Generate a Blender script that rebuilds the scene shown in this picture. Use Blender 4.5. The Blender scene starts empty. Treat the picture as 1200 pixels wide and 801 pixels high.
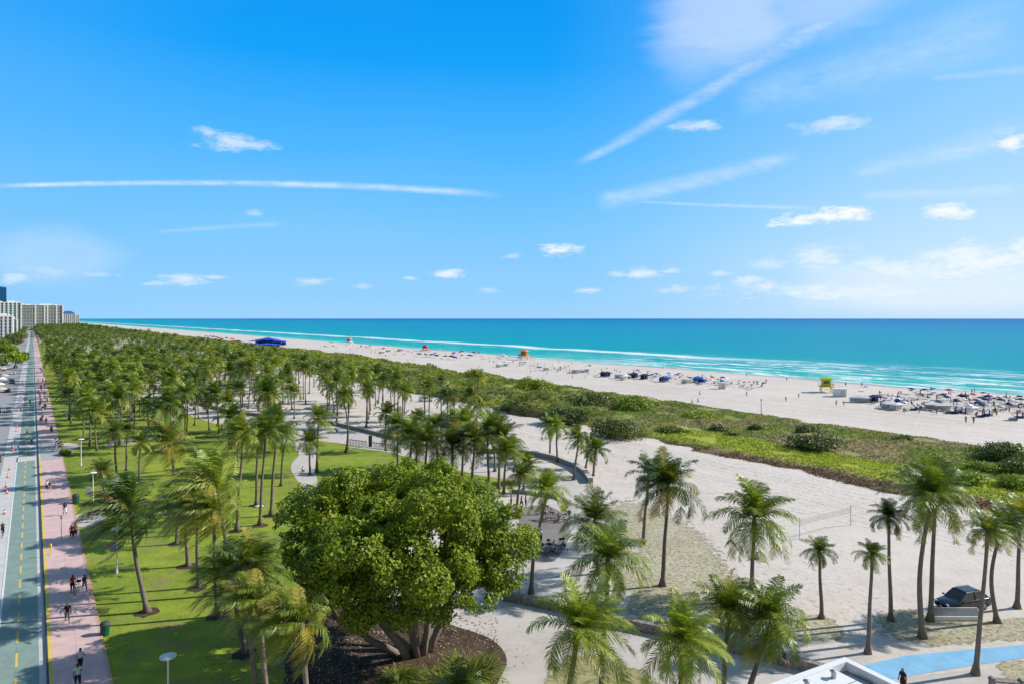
import bpy, bmesh, math, random
import numpy as np
from mathutils import Vector, Matrix, noise, Euler
random.seed(7); rng = np.random.default_rng(7)
C = bpy.context.scene.collection
CAM_H = 26.0; FPX = 800.0; HOR = 373.0
A = math.radians(35.1); SA, CA = math.sin(A), math.cos(A)
SUN_AZ = math.radians(77.5)   # clockwise from +Y
SUN_EL = math.radians(33)
def uv(u, v, z=0.0): return Vector((-SA*u+CA*v, CA*u+SA*v, z))      # u along the street, v towards the sea
def to_uv(p): return (-SA*p[0]+CA*p[1], CA*p[0]+SA*p[1])
def gp(px, py, z=0.0):
    D = FPX*(CAM_H-z)/(py-HOR); return Vector(((px-600)*D/FPX, D, z))
def zat(py, D): return CAM_H-(py-HOR)*D/FPX
def scr(p): return (600+FPX*p[0]/p[1], HOR+FPX*(CAM_H-p[2])/p[1])
def inpoly(x, y, poly):
    r = False; n = len(poly); j = n-1
    for i in range(n):
        xi, yi = poly[i]; xj, yj = poly[j]
        if (yi > y) != (yj > y) and x < (xj-xi)*(y-yi)/(yj-yi)+xi: r = not r
        j = i
    return r
# ------------------------------------------------------------ tags and labels
PENDING = []
def tag(o, label=None, cat=None, group=None, kind=None):
    if label: o['label'] = label
    if cat: o['category'] = cat
    if group: o['group'] = group
    if kind: o['kind'] = kind
    return o
ORD = ['first','second','third','fourth','fifth','sixth','seventh','eighth','ninth','tenth','eleventh','twelfth','thirteenth',
       'fourteenth','fifteenth','sixteenth','seventeenth','eighteenth','nineteenth','twentieth']
def rank(o, what, where, cat, group):
    """label given at the end: '<what> <where>, third from the left of five'"""
    o['category'] = cat; o['group'] = group; PENDING.append((o, what, where))
def finish_labels():
    d = {}
    for o, what, where in PENDING: d.setdefault((what, where), []).append(o)
    for (what, where), L in d.items():
        L.sort(key=lambda o: scr(o.location)[0])
        n = len(L)
        for i, o in enumerate(L):
            if n == 1: s = f"{what} {where}"
            elif i == n-1: s = f"{what} {where}, rightmost"
            elif i == 0: s = f"{what} {where}, leftmost"
            elif i < n-1-i or i < 3: s = f"{what} {where}, {ORD[i] if i < 20 else str(i+1)+'th'} from left"
            else:
                k = n-1-i; s = f"{what} {where}, {ORD[k] if k < 20 else str(k+1)+'th'} from right"
            o['label'] = s
def empty(name, loc=(0,0,0), rz=0.0, s=1.0):
    o = bpy.data.objects.new(name, None); o.empty_display_size = .3; C.objects.link(o)
    o.location = loc; o.rotation_euler = (0,0,rz); o.scale = (s,s,s); return o
def copy_tree(o, parent=None):
    c = o.copy(); C.objects.link(c)
    if parent: c.parent = parent
    for ch in list(o.children): copy_tree(ch, c)
    return c
# ------------------------------------------------------------ mesh building
class MB:
    def __init__(s): s.v = []; s.f = []; s.mi = []; s.m = 0
    def add(s, vs, fs):
        b = len(s.v); s.v += [tuple(x) for x in vs]; s.f += [tuple(b+i for i in f) for f in fs]; s.mi += [s.m]*len(fs); return s
    def box(s, c, d, rz=0, R=None, taper=1.0):
        M = R if R is not None else Matrix.Rotation(rz, 3, 'Z'); c = Vector(c); vs = []
        for z in (-.5, .5):
            t = taper if z > 0 else 1.0
            for x, y in ((-.5,-.5),(.5,-.5),(.5,.5),(-.5,.5)):
                vs.append(c + M @ Vector((x*d[0]*t, y*d[1]*t, z*d[2])))
        return s.add(vs, [(3,2,1,0),(4,5,6,7),(0,1,5,4),(1,2,6,5),(2,3,7,6),(3,0,4,7)])
    def tube(s, pts, rad, n=8, cap=True):
        pts = [Vector(p) for p in pts]
        if not hasattr(rad, '__len__'): rad = [rad]*len(pts)
        vs = []; up = Vector((0,0,1))
        for i, p in enumerate(pts):
            d = (pts[min(i+1,len(pts)-1)]-pts[max(i-1,0)]).normalized()
            a = d.cross(Vector((0,1,0)) if abs(d.z) > .9 else up).normalized(); b = d.cross(a)
            for k in range(n):
                t = 2*math.pi*k/n; vs.append(p+rad[i]*(a*math.cos(t)+b*math.sin(t)))
        fs = []
        for i in range(len(pts)-1):
            for k in range(n):
                fs.append((i*n+k, i*n+(k+1)%n, (i+1)*n+(k+1)%n, (i+1)*n+k))
        if cap: fs += [tuple(range(n))[::-1], tuple((len(pts)-1)*n+k for k in range(n))]
        return s.add(vs, fs)
    def lathe(s, prof, c=(0,0,0), n=16):
        vs = []; c = Vector(c)
        for r, z in prof:
            for k in range(n):
                t = 2*math.pi*k/n; vs.append(c+Vector((r*math.cos(t), r*math.sin(t), z)))
        fs = [(i*n+k, i*n+(k+1)%n, (i+1)*n+(k+1)%n, (i+1)*n+k) for i in range(len(prof)-1) for k in range(n)]
        fs += [tuple(range(n))[::-1], tuple((len(prof)-1)*n+k for k in range(n))]
        return s.add(vs, fs)
    def torus(s, c, R, r, axis='Y', n=18, m=6):
        vs = []; c = Vector(c)
        for i in range(n):
            a = 2*math.pi*i/n
            for j in range(m):
                b = 2*math.pi*j/m; q = R+r*math.cos(b); h = r*math.sin(b)
                p = {'Y': (q*math.cos(a), h, q*math.sin(a)), 'Z': (q*math.cos(a), q*math.sin(a), h), 'X': (h, q*math.cos(a), q*math.sin(a))}[axis]
                vs.append(c+Vector(p))
        return s.add(vs, [(i*m+j, ((i+1)%n)*m+j, ((i+1)%n)*m+(j+1)%m, i*m+(j+1)%m) for i in range(n) for j in range(m)])
    def mesh(s, name, mats, smooth=False):
        me = bpy.data.meshes.new(name); me.from_pydata(s.v, [], s.f)
        if not isinstance(mats, (list, tuple)): mats = [mats]
        for m in mats: me.materials.append(m)
        if len(mats) > 1: me.polygons.foreach_set('material_index', s.mi)
        if smooth: me.polygons.foreach_set('use_smooth', [True]*len(me.polygons))
        me.update(); return me
    def build(s, name, mats, parent=None, loc=(0,0,0), rz=0, smooth=False, bevel=0):
        o = bpy.data.objects.new(name, s.mesh(name, mats, smooth)); C.objects.link(o)
        o.location = loc; o.rotation_euler = (0,0,rz)
        if parent: o.parent = parent
        if bevel:
            b = o.modifiers.new('b', 'BEVEL'); b.width = bevel; b.segments = 2
        return o
def link(name, me, parent=None, loc=(0,0,0), rz=0, s=None):
    o = bpy.data.objects.new(name, me); C.objects.link(o); o.location = loc; o.rotation_euler = (0,0,rz)
    if s is not None: o.scale = s if hasattr(s, '__len__') else (s,s,s)
    if parent: o.parent = parent
    return o
def np_mesh(name, verts, nper, mat, tint=None):
    """verts (N, nper, 3): N separate polygons"""
    N = len(verts); me = bpy.data.meshes.new(name)
    me.vertices.add(N*nper); me.vertices.foreach_set('co', np.asarray(verts, dtype=np.float32).reshape(-1))
    me.loops.add(N*nper); me.loops.foreach_set('vertex_index', np.arange(N*nper, dtype=np.int32))
    me.polygons.add(N); me.polygons.foreach_set('loop_start', np.arange(0, N*nper, nper, dtype=np.int32))
    if tint is not None:
        at = me.attributes.new('tint', 'FLOAT', 'FACE'); at.data.foreach_set('value', np.asarray(tint, dtype=np.float32))
    me.materials.append(mat); me.update(calc_edges=True); return me
# ------------------------------------------------------------ materials
class NT:
    def __init__(s, nt): s.nt = nt
    def n(s, t, **k):
        nd = s.nt.nodes.new(t)
        for a, b in k.items(): setattr(nd, a, b)
        return nd
    def put(s, sock, val):
        if isinstance(val, bpy.types.NodeSocket): s.nt.links.new(val, sock)
        else: sock.default_value = val
    def m(s, op, a, b=0.0, c=None, clamp=False):
        nd = s.n('ShaderNodeMath', operation=op, use_clamp=clamp); s.put(nd.inputs[0], a); s.put(nd.inputs[1], b)
        if c is not None: s.put(nd.inputs[2], c)
        return nd.outputs[0]
    def vm(s, op, a, b=(0,0,0)):
        nd = s.n('ShaderNodeVectorMath', operation=op); s.put(nd.inputs[0], a); s.put(nd.inputs[1], b); return nd.outputs[0]
    def sm(s, x, lo, hi, a=0.0, b=1.0):
        nd = s.n('ShaderNodeMapRange', interpolation_type='SMOOTHSTEP')
        for i, q in enumerate((x, lo, hi, a, b)): s.put(nd.inputs[i], q)
        return nd.outputs[0]
    def lin(s, x, lo, hi, a=0.0, b=1.0):
        nd = s.n('ShaderNodeMapRange'); nd.clamp = True
        for i, q in enumerate((x, lo, hi, a, b)): s.put(nd.inputs[i], q)
        return nd.outputs[0]
    def mix(s, f, a, b, bt='MIX'):
        nd = s.n('ShaderNodeMix', data_type='RGBA', blend_type=bt); s.put(nd.inputs[0], f)
        s.put(nd.inputs[6], col(a)); s.put(nd.inputs[7], col(b)); return nd.outputs[2]
    def noise(s, vec=None, scale=1.0, detail=3.0, rough=.55, dist=0.0):
        nd = s.n('ShaderNodeTexNoise'); s.put(nd.inputs['Scale'], scale); nd.inputs['Detail'].default_value = detail
        nd.inputs['Roughness'].default_value = rough; nd.inputs['Distortion'].default_value = dist
        if vec is not None: s.put(nd.inputs['Vector'], vec)
        return nd.outputs[0]
    def ramp(s, f, stops, interp='LINEAR'):
        nd = s.n('ShaderNodeValToRGB'); cr = nd.color_ramp; cr.interpolation = interp
        while len(cr.elements) < len(stops): cr.elements.new(.5)
        for e, (p, c) in zip(cr.elements, stops): e.position = p; e.color = (*c[:3], 1)
        s.put(nd.inputs[0], f); return nd.outputs[0]
def col(c):
    if isinstance(c, bpy.types.NodeSocket): return c
    return (c[0], c[1], c[2], 1.0)
def lin8(r, g, b):
    f = lambda x: (x/255/12.92 if x/255 <= .04045 else ((x/255+.055)/1.055)**2.4)
    return (f(r), f(g), f(b))
def new_mat(name):
    m = bpy.data.materials.new(name); m.use_nodes = True; nt = m.node_tree
    return m, NT(nt), nt.nodes['Principled BSDF']
def simple(name, c, rough=.7, var=.12, scale=3.0, metal=0.0, spec=.3, bump=0.0, bscale=20.0):
    m, t, b = new_mat(name)
    geo = t.n('ShaderNodeTexCoord').outputs['Object']
    nz = t.noise(geo, scale, 4)
    c2 = tuple(max(0, x*(1-var*1.6)) for x in c); c3 = tuple(min(1, x*(1+var)) for x in c)
    t.put(b.inputs['Base Color'], t.mix(nz, c2, c3)); b.inputs['Roughness'].default_value = rough
    b.inputs['Metallic'].default_value = metal; b.inputs['Specular IOR Level'].default_value = spec
    if bump:
        bp = t.n('ShaderNodeBump'); bp.inputs['Strength'].default_value = bump; bp.inputs['Distance'].default_value = .05
        t.put(bp.inputs['Height'], t.noise(geo, bscale, 4)); t.put(b.inputs['Normal'], bp.outputs[0])
    return m
def foliage(name, dark, light, old=(.35,.26,.06), trans=.3, scale=.6, rough=.5, spec=.3, world=False, orand=.25):
    m, t, b = new_mat(name)
    tc = t.n('ShaderNodeTexCoord').outputs['Object'] if not world else t.n('ShaderNodeNewGeometry').outputs['Position']
    nz = t.lin(t.noise(tc, scale, 3), .3, .7)
    ri = t.n('ShaderNodeNewGeometry').outputs['Random Per Island']
    oi = t.n('ShaderNodeObjectInfo').outputs['Random']
    f = t.m('ADD', t.m('MULTIPLY', nz, .45), t.m('MULTIPLY', ri, .45)); f = t.m('ADD', f, t.m('MULTIPLY', t.m('SUBTRACT', oi, .5), orand*2), clamp=True)
    c = t.mix(f, dark, light)
    at = t.n('ShaderNodeAttribute'); at.attribute_name = 'tint'
    c = t.mix(at.outputs['Fac'], c, old)
    t.put(b.inputs['Base Color'], c); b.inputs['Roughness'].default_value = rough; b.inputs['Specular IOR Level'].default_value = spec
    tr = t.n('ShaderNodeBsdfTranslucent'); t.put(tr.inputs[0], t.mix(1.0, c, (1.15,1.2,.5), 'MULTIPLY'))
    mx = t.n('ShaderNodeMixShader'); mx.inputs[0].default_value = trans
    nt = t.nt; out = nt.nodes['Material Output']
    nt.links.new(b.outputs[0], mx.inputs[1]); nt.links.new(tr.outputs[0], mx.inputs[2]); nt.links.new(mx.outputs[0], out.inputs[0])
    return m
M = {}
M['frond'] = foliage('palm_frond', (.05,.10,.018), (.38,.45,.055), old=(.50,.36,.06), trans=.27, scale=.5, orand=.36, spec=.4, rough=.4)
M['seagrape'] = foliage('broad_leaf', (.045,.10,.010), (.40,.50,.035), old=(.46,.44,.04), trans=.22, scale=.28, spec=.25, rough=.5, orand=0)
M['scrub'] = foliage('scrub_leaf', (.045,.08,.02), (.19,.25,.06), trans=.2, scale=.4, orand=.3)
M['scrub2'] = foliage('bright_leaf', (.11,.20,.015), (.36,.46,.04), trans=.3, scale=.4, orand=.2)
M['strap'] = foliage('strap_leaf', (.07,.14,.015), (.24,.30,.04), trans=.3, scale=.8)
M['trunk'] = simple('palm_bark', (.21,.175,.145), .9, .35, 2.2, bump=.6, bscale=6)
M['bark'] = simple('grey_bark', (.27,.23,.19), .9, .35, 1.6, bump=.8, bscale=5)
M['white'] = simple('white_paint', (.8,.8,.79), .5, .05)
M['whitewall'] = simple('white_render', (.75,.74,.72), .7, .08, .2)
M['black'] = simple('black_plastic', (.02,.02,.022), .5, .1)
M['rubber'] = simple('rubber', (.025,.025,.025), .85, .2)
M['steel'] = simple('steel', (.45,.46,.47), .35, .1, metal=.8)
M['dark'] = simple('dark_grey', (.06,.06,.065), .6, .15)
M['grey'] = simple('mid_grey', (.28,.28,.28), .7, .15)
M['navy'] = simple('navy_canvas', (.02,.035,.14), .8, .2)
M['royal'] = simple('blue_canvas', (.03,.11,.6), .7, .15)
M['green_bin'] = simple('green_paint', (.01,.09,.045), .45, .1)
M['orange'] = simple('orange_paint', (.75,.17,.02), .55, .12)
M['red'] = simple('red_paint', (.6,.03,.03), .55, .1)
M['cone'] = simple('cone_plastic', (.75,.09,.04), .5, .08)
M['lime'] = simple('lime_paint', (.42,.62,.03), .55, .1)
M['yellow'] = simple('yellow_paint', (.78,.52,.03), .5, .1)
M['wood'] = simple('weathered_wood', (.36,.27,.18), .85, .25)
M['glass'] = simple('dark_glass', (.03,.045,.055), .08, .1, spec=.8)
M['carglass'] = simple('car_glass', (.02,.025,.03), .05, .1, spec=.9)
M['carpaint'] = simple('black_car_paint', (.012,.013,.016), .18, .05, spec=.9)
M['silver'] = simple('silver_car_paint', (.42,.44,.46), .3, .05, metal=.5)
M['whitecar'] = simple('white_car_paint', (.75,.75,.75), .25, .03, spec=.6)
M['lamp_glass'] = simple('headlight_glass', (.7,.72,.75), .12, .05, spec=.8)
M['plate'] = simple('number_plate', (.6,.6,.55), .5, .1)
M['tanfab'] = simple('sand_canvas', (.6,.5,.36), .8, .1)
M['teal'] = simple('teal_canvas', (.03,.3,.33), .8, .1)
def stone_mat():
    m, t, b = new_mat('coral_stone'); tc = t.n('ShaderNodeTexCoord').outputs['Object']
    v = t.n('ShaderNodeTexVoronoi', feature='F1'); v.inputs['Scale'].default_value = 2.6; t.put(v.inputs['Vector'], tc)
    e = t.n('ShaderNodeTexVoronoi', feature='DISTANCE_TO_EDGE'); e.inputs['Scale'].default_value = 2.6; t.put(e.inputs['Vector'], tc)
    c = t.mix(v.outputs['Color'], (.16,.135,.11), (.42,.37,.32)); c = t.mix(t.sm(e.outputs['Distance'], .02, .09), (.1,.09,.08), c)
    t.put(b.inputs['Base Color'], t.mix(.35, c, t.mix(t.noise(tc, 7, 4), (.1,.09,.08), (.5,.45,.4)))); b.inputs['Roughness'].default_value = .95
    bp = t.n('ShaderNodeBump'); bp.inputs['Distance'].default_value = .06; t.put(bp.inputs['Height'], e.outputs['Distance']); t.put(b.inputs['Normal'], bp.outputs[0])
    return m
M['stone'] = stone_mat()
# ground materials share world position (tiles never repeat)
def ground_mat(name, ca, cb, big=.05, mid=.6, fine=6.0, k=(.4,.35,.25), patch=None, bump=.3, rough=.95, mask=0, fade=0):
    m, t, b = new_mat(name); P = t.n('ShaderNodeNewGeometry').outputs['Position']
    f = t.m('ADD', t.m('ADD', t.m('MULTIPLY', t.noise(P, big, 4), k[0]), t.m('MULTIPLY', t.noise(P, mid, 4), k[1])), t.m('MULTIPLY', t.noise(P, fine, 3), k[2]))
    c = t.mix(t.sm(f, .36, .64), ca, cb)
    if patch:
        c3, sc, lo, hi, amt = patch
        q = t.m('MULTIPLY', t.sm(t.noise(P, sc, 6, .65), lo, hi), amt)
        if mask: q = t.m('MULTIPLY', q, t.sm(t.noise(P, mask, 3), .42, .58))
        c = t.mix(q, c, c3)
    t.put(b.inputs['Base Color'], c); b.inputs['Roughness'].default_value = rough; b.inputs['Specular IOR Level'].default_value = .15
    if fade:
        at = t.n('ShaderNodeAttribute'); at.attribute_name = 'inside'
        t.put(b.inputs['Alpha'], t.sm(t.m('ADD', at.outputs['Fac'], t.m('MULTIPLY', t.m('SUBTRACT', t.noise(P, 1.3, 6, .7), .5), 2.2)), .35, .65))
    bp = t.n('ShaderNodeBump'); bp.inputs['Strength'].default_value = bump; bp.inputs['Distance'].default_value = .08
    t.put(bp.inputs['Height'], t.noise(P, mid*4, 5, .65)); t.put(b.inputs['Normal'], bp.outputs[0])
    return m
M['sand'] = ground_mat('sand', (.585,.515,.455), (.69,.615,.55), .03, .35, 2.5, patch=((.36,.31,.28), 1.5, .53, .66, .75), bump=1.0, mask=.05)
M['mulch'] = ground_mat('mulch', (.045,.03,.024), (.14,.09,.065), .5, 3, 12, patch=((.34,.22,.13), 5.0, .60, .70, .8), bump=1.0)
M['drysand'] = ground_mat('sand_dry_grass', (.42,.36,.24), (.58,.52,.42), .12, .9, 7, patch=((.19,.20,.07), 2.6, .47, .6, .8), bump=.8, fade=1)
M['drygrass'] = ground_mat('dry_lawn', (.33,.28,.13), (.44,.38,.24), .2, .9, 8, patch=((.15,.19,.04), 1.1, .45, .6, .85), bump=.7, fade=1)
M['lawn'] = ground_mat('lawn', (.14,.21,.025), (.32,.375,.04), .07, .45, 7, patch=((.26,.23,.09), .30, .50, .66, .75), bump=1.3)
M['concrete'] = ground_mat('pale_concrete', (.48,.43,.39), (.60,.55,.51), .08, .7, 9, patch=((.34,.31,.29), .25, .58, .7, .5), bump=.12, rough=.85)
M['paver'] = ground_mat('brown_paver', (.20,.175,.16), (.27,.24,.22), .1, .7, 7, bump=.12)
M['earth'] = ground_mat('earth', (.10,.12,.05), (.2,.2,.1), .02, .3, 3)
# ------------------------------------------------------------ ground sheets
def sheet(name, pts, z, mat, kind='structure'):
    bm = bmesh.new(); f = bm.faces.new([bm.verts.new((p[0], p[1], z)) for p in pts]); f.normal_update()
    if f.normal.z < 0: f.normal_flip()
    bmesh.ops.triangulate(bm, faces=[f])
    me = bpy.data.meshes.new(name); bm.to_mesh(me); bm.free(); me.materials.append(mat)
    o = link(name, me); o['kind'] = kind; return o
def psheet(name, pix, z, mat): return sheet(name, [gp(*p) for p in pix], z, mat)
def fsheet(name, pix, z, mat):
    P = [gp(*p) for p in pix]; c = sum(P, Vector())/len(P); n = len(P); vs = [c]+[c+(p-c)*.62 for p in P]+[c+(p-c)*1.12 for p in P]
    me = bpy.data.meshes.new(name); me.from_pydata([(v.x-c.x, v.y-c.y, 0) for v in vs], [], [(0,1+i,1+(i+1)%n) for i in range(n)]+[(1+i,1+n+i,1+n+(i+1)%n,1+(i+1)%n) for i in range(n)])
    at = me.attributes.new('inside', 'FLOAT', 'POINT'); at.data.foreach_set('value', [1.0]*(n+1)+[0.0]*n); me.materials.append(mat); me.update()
    o = link(name, me, None, (c.x, c.y, z)); o['kind'] = 'structure'; return o
def usheet(name, uvs, z, mat): return sheet(name, [uv(*p) for p in uvs], z, mat)
def smooth_poly(pts, n=4):
    out = []; L = len(pts)
    for i in range(L):
        p0, p1, p2, p3 = (Vector(pts[(i+k-1) % L]) for k in range(4))
        for j in range(n):
            t = j/n; out.append(tuple(.5*((2*p1)+(-p0+p2)*t+(2*p0-5*p1+4*p2-p3)*t*t+(-p0+3*p1-3*p2+p3)*t**3)))
    return out
SHORE = 272
# the ground: sand from the park to the sea; earth inland
shore_pts = []
u = -300.0
while u < 6000:
    shore_pts.append((u, SHORE+2.2*math.sin(u/31)+1.4*math.sin(u/13+1)+.7*math.sin(u/5.3)+1.2*math.sin(u/77)+(3 if u < 2000 else 0)))
    u += 4 if u < 900 else 60
shore_pts.append((60000, SHORE+10))
usheet('ground', [(-60000,-60000),(60000,-60000),(60000,6),(-60000,6)], -.012, M['earth'])
usheet('beach_sand', [(-60000,5.9),(60000,5.9),(60000,300),(-60000,300)], 0, M['sand'])
def wetsand():
    m, t, b = new_mat('wet_sand'); P = t.n('ShaderNodeNewGeometry').outputs['Position']
    t.put(b.inputs['Base Color'], t.mix(t.noise(P, .2, 4), (.36,.32,.29), (.48,.43,.39))); b.inputs['Roughness'].default_value = .45
    return m
usheet('wet_sand', [(u, v-5.5-1.5*math.sin(u/19)) for u, v in shore_pts]+[(60000,SHORE+20),(-300,SHORE+20)], .006, wetsand())
def water_mat():
    m, t, b = new_mat('sea_water')
    tc = t.n('ShaderNodeTexCoord').outputs['Object']     # x along the shore, y offshore
    sx = t.n('ShaderNodeSeparateXYZ'); t.put(sx.inputs[0], tc); X, Y = sx.outputs[0], sx.outputs[1]
    big = t.noise(t.vm('MULTIPLY', tc, (.0035,.012,0)), 1.0, 3)
    yy = t.m('MULTIPLY', Y, t.lin(big, .3, .7, .75, 1.3))
    lg = t.m('DIVIDE', t.m('LOGARITHM', t.m('MAXIMUM', yy, 1.0), 10.0), 4.0)
    c = t.ramp(lg, [(0,(.26,.60,.53)), (.2,(.07,.48,.44)), (.36,(.006,.39,.38)), (.5,(.0,.33,.39)), (.62,(.0,.29,.40)), (.76,(.0,.26,.42)), (.88,(.0,.20,.43)), (1,(.0,.15,.42))])
    c = t.mix(t.m('MULTIPLY', t.sm(t.noise(t.vm('MULTIPLY', tc, (.008,.03,0)), 1.0, 4), .5, .7), .25), c, (.0,.2,.33))
    # foam: a long breaker on the bar, patchy breakers inside it, swash at the edge
    wob = t.m('MULTIPLY', t.m('SUBTRACT', t.noise(t.vm('MULTIPLY', tc, (.012,.0,0)), 1.0, 3), .5), 60)
    n1 = t.noise(t.vm('MULTIPLY', tc, (.022,.15,0)), 1.0, 6, .70, .8); n0 = t.noise(t.vm('MULTIPLY', tc, (.03,.12,0)), 1.0, 6, .72, 1.2)
    n2 = t.noise(t.vm('MULTIPLY', tc, (.25,.7,0)), 1.0, 5, .7)
    def band(y0, w, lo, hi):
        d = t.m('ABSOLUTE', t.m('SUBTRACT', t.m('ADD', Y, wob), y0)); g = t.m('SUBTRACT', 1.0, t.m('DIVIDE', d, w), clamp=True)
        return t.m('MULTIPLY', t.sm(n1, lo, hi), t.m('POWER', g, .6))
    far = t.sm(X, 200, 330)
    f = t.m('MULTIPLY', band(96, 14, .30, .46), t.m('ADD', t.m('MULTIPLY', far, .95), .05))
    f = t.m('MAXIMUM', f, t.m('MULTIPLY', t.m('MULTIPLY', t.sm(n0, .515, .57), t.sm(Y, 150, 70)), t.m('MULTIPLY', t.sm(X, 440, 200), 1.0)))
    f = t.m('MAXIMUM', f, t.m('MULTIPLY', band(62, 42, .54, .64), t.lin(X, 100, 420, 1.0, .35)))
    f = t.m('MAXIMUM', f, t.m('MULTIPLY', band(22, 20, .50, .62), t.lin(X, 80, 300, 1.0, .15)))
    f = t.m('MAXIMUM', f, t.m('MULTIPLY', band(175, 60, .64, .70), .5))
    f = t.m('MULTIPLY', f, t.sm(n2, .28, .55, .45, 1.0))
    sw = t.m('MULTIPLY', t.sm(t.m('ADD', Y, t.m('MULTIPLY', n1, 9)), 9.5, 5.0), t.sm(n2, .3, .6, .55, 1.0))
    f = t.m('MAXIMUM', f, sw)
    spark = t.m('MULTIPLY', t.sm(t.noise(t.vm('MULTIPLY', tc, (.12,.35,0)), 1.0, 2), .70, .76), t.m('MULTIPLY', t.sm(X, 700, 50), .55))  # glints on the water painted as pale flecks, mixed in with the foam
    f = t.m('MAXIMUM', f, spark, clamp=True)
    t.put(b.inputs['Base Color'], t.mix(f, c, (.86,.9,.9))); t.put(b.inputs['Roughness'], t.lin(f, 0, 1, .35, .9))
    b.inputs['Specular IOR Level'].default_value = .06; b.inputs['IOR'].default_value = 1.1
    bp = t.n('ShaderNodeBump'); bp.inputs['Strength'].default_value = .5; bp.inputs['Distance'].default_value = .5
    t.put(bp.inputs['Height'], t.noise(t.vm('MULTIPLY', tc, (.12,.3,0)), 1.0, 5)); t.put(b.inputs['Normal'], bp.outputs[0])
    return m
sea = MB()
bm = bmesh.new()
pts = [(u, v-SHORE) for u, v in shore_pts]+[(60000,60000),(-60000,60000),(-60000,8),(-300,4)]
f = bm.faces.new([bm.verts.new((a, b_, 0)) for a, b_ in pts]); f.normal_update()
if f.normal.z < 0: f.normal_flip()
bmesh.ops.triangulate(bm, faces=[f]); me = bpy.data.meshes.new('sea'); bm.to_mesh(me); bm.free(); me.materials.append(water_mat())
sea = link('sea', me, None, uv(0, SHORE, .02)); sea['kind'] = 'structure'
# local x = street direction, local y = seawards; mirror keeps handedness
sea.matrix_world = Matrix(((-SA, CA, 0, uv(0,SHORE)[0]), (CA, SA, 0, uv(0,SHORE)[1]), (0,0,1,.02), (0,0,0,1)))
# ---- street
def paint(name, c, joint=0, wear=.25, var=.08):
    m, t, b = new_mat(name); tc = t.n('ShaderNodeTexCoord').outputs['Object']
    n = t.noise(tc, .8, 5, .6); c1 = t.mix(t.sm(n, .35, .7), tuple(x*(1-var*2) for x in c), c)
    c1 = t.mix(t.m('MULTIPLY', t.sm(t.noise(tc, 3.5, 6, .7), .52, .72), wear), c1, tuple(x*.55+.05 for x in c))
    if joint:
        s = t.n('ShaderNodeSeparateXYZ'); t.put(s.inputs[0], tc)
        w = t.m('LESS_THAN', t.m('FRACT', t.m('DIVIDE', s.outputs[0], joint)), .035/joint*2)
        w2 = t.m('LESS_THAN', t.m('FRACT', t.m('DIVIDE', s.outputs[1], joint)), .035/joint*2)
        c1 = t.mix(t.m('MULTIPLY', t.m('MAXIMUM', w, w2), .35), c1, tuple(x*.5 for x in c))
    t.put(b.inputs['Base Color'], c1); b.inputs['Roughness'].default_value = .85; b.inputs['Specular IOR Level'].default_value = .2
    return m
M['asphalt'] = paint('old_asphalt', (.36,.36,.36), wear=.3); M['bikegreen'] = paint('green_lane', (.26,.355,.31), joint=6, wear=.55)
M['strip'] = paint('white_strip', (.62,.60,.58)); M['pink'] = paint('pink_sidewalk', (.72,.50,.47), joint=1.6, wear=.3)
M['pinkedge'] = paint('salmon_edge', (.62,.36,.28)); M['yline'] = paint('yellow_line', (.78,.56,.14)); M['wline'] = paint('white_line', (.78,.78,.78))
M['bluepath'] = paint('blue_path', (.25,.52,.75), wear=.2); M['cross'] = paint('grey_crossing', (.44,.44,.45))
def strip(name, v0, v1, u0, u1, z, mat, kerb=0):
    """a long box laid along the street, its own axes along it"""
    b = MB(); h = kerb if kerb else 0
    if kerb: b.box((0,0,-h/2), (u1-u0, v1-v0, h))
    else: b.add([(-(u1-u0)/2,-(v1-v0)/2,0),((u1-u0)/2,-(v1-v0)/2,0),((u1-u0)/2,(v1-v0)/2,0),(-(u1-u0)/2,(v1-v0)/2,0)], [(0,1,2,3)])
    o = b.build(name, mat); c = uv((u0+u1)/2, (v0+v1)/2, z)
    o.location = c; o.rotation_euler = (0,0,math.atan2(CA,-SA)); o['kind'] = 'structure'; return o
strip('road', -14, -4.3, -50, 5000, -.004, M['asphalt'])
strip('buffer_strip', -4.3, -2.4, -50, 5000, -.002, M['strip'])
strip('bike_lane', -2.4, .42, -50, 5000, .0, M['bikegreen'])
strip('white_strip', .42, .86, -50, 5000, .002, M['strip'])
strip('kerb', .86, 1.0, -50, 5000, .14, M['dark'], kerb=.16)
strip('kerb', 1.0, 1.28, -50, 154, .14, M['yline'], kerb=.16)
strip('kerb', 1.0, 1.28, 154, 5000, .14, M['strip'], kerb=.16)
strip('sidewalk', 1.28, 4.5, -50, 151, .14, M['pink'], kerb=.16)
strip('sidewalk', 1.28, 4.5, 174, 5000, .14, M['pink'], kerb=.16)
strip('sidewalk', 1.28, 4.5, 151, 174, .142, M['cross'], kerb=.16)
strip('sidewalk_edge', 4.5, 4.72, -50, 5000, .135, M['pinkedge'], kerb=.15)
strip('crossing', -2.38, .40, 153, 158, .006, M['strip']); strip('crossing', -2.38, .40, 169, 173, .006, M['strip'])
strip('lane_line', -2.36, -2.2, -50, 600, .006, M['wline'])
for i in range(0, 60):
    strip('lane_dash', -1.06, -.9, 40+i*4.6, 40+i*4.6+2.6, .007, M['yline'])
for i in range(14): strip('road_marking', -6.95, -6.8, 100+i*12, 103+i*12, .003, M['wline'])
strip('inland_sidewalk', -24, -14, -50, 5000, .14, M['concrete'], kerb=.15)
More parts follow.
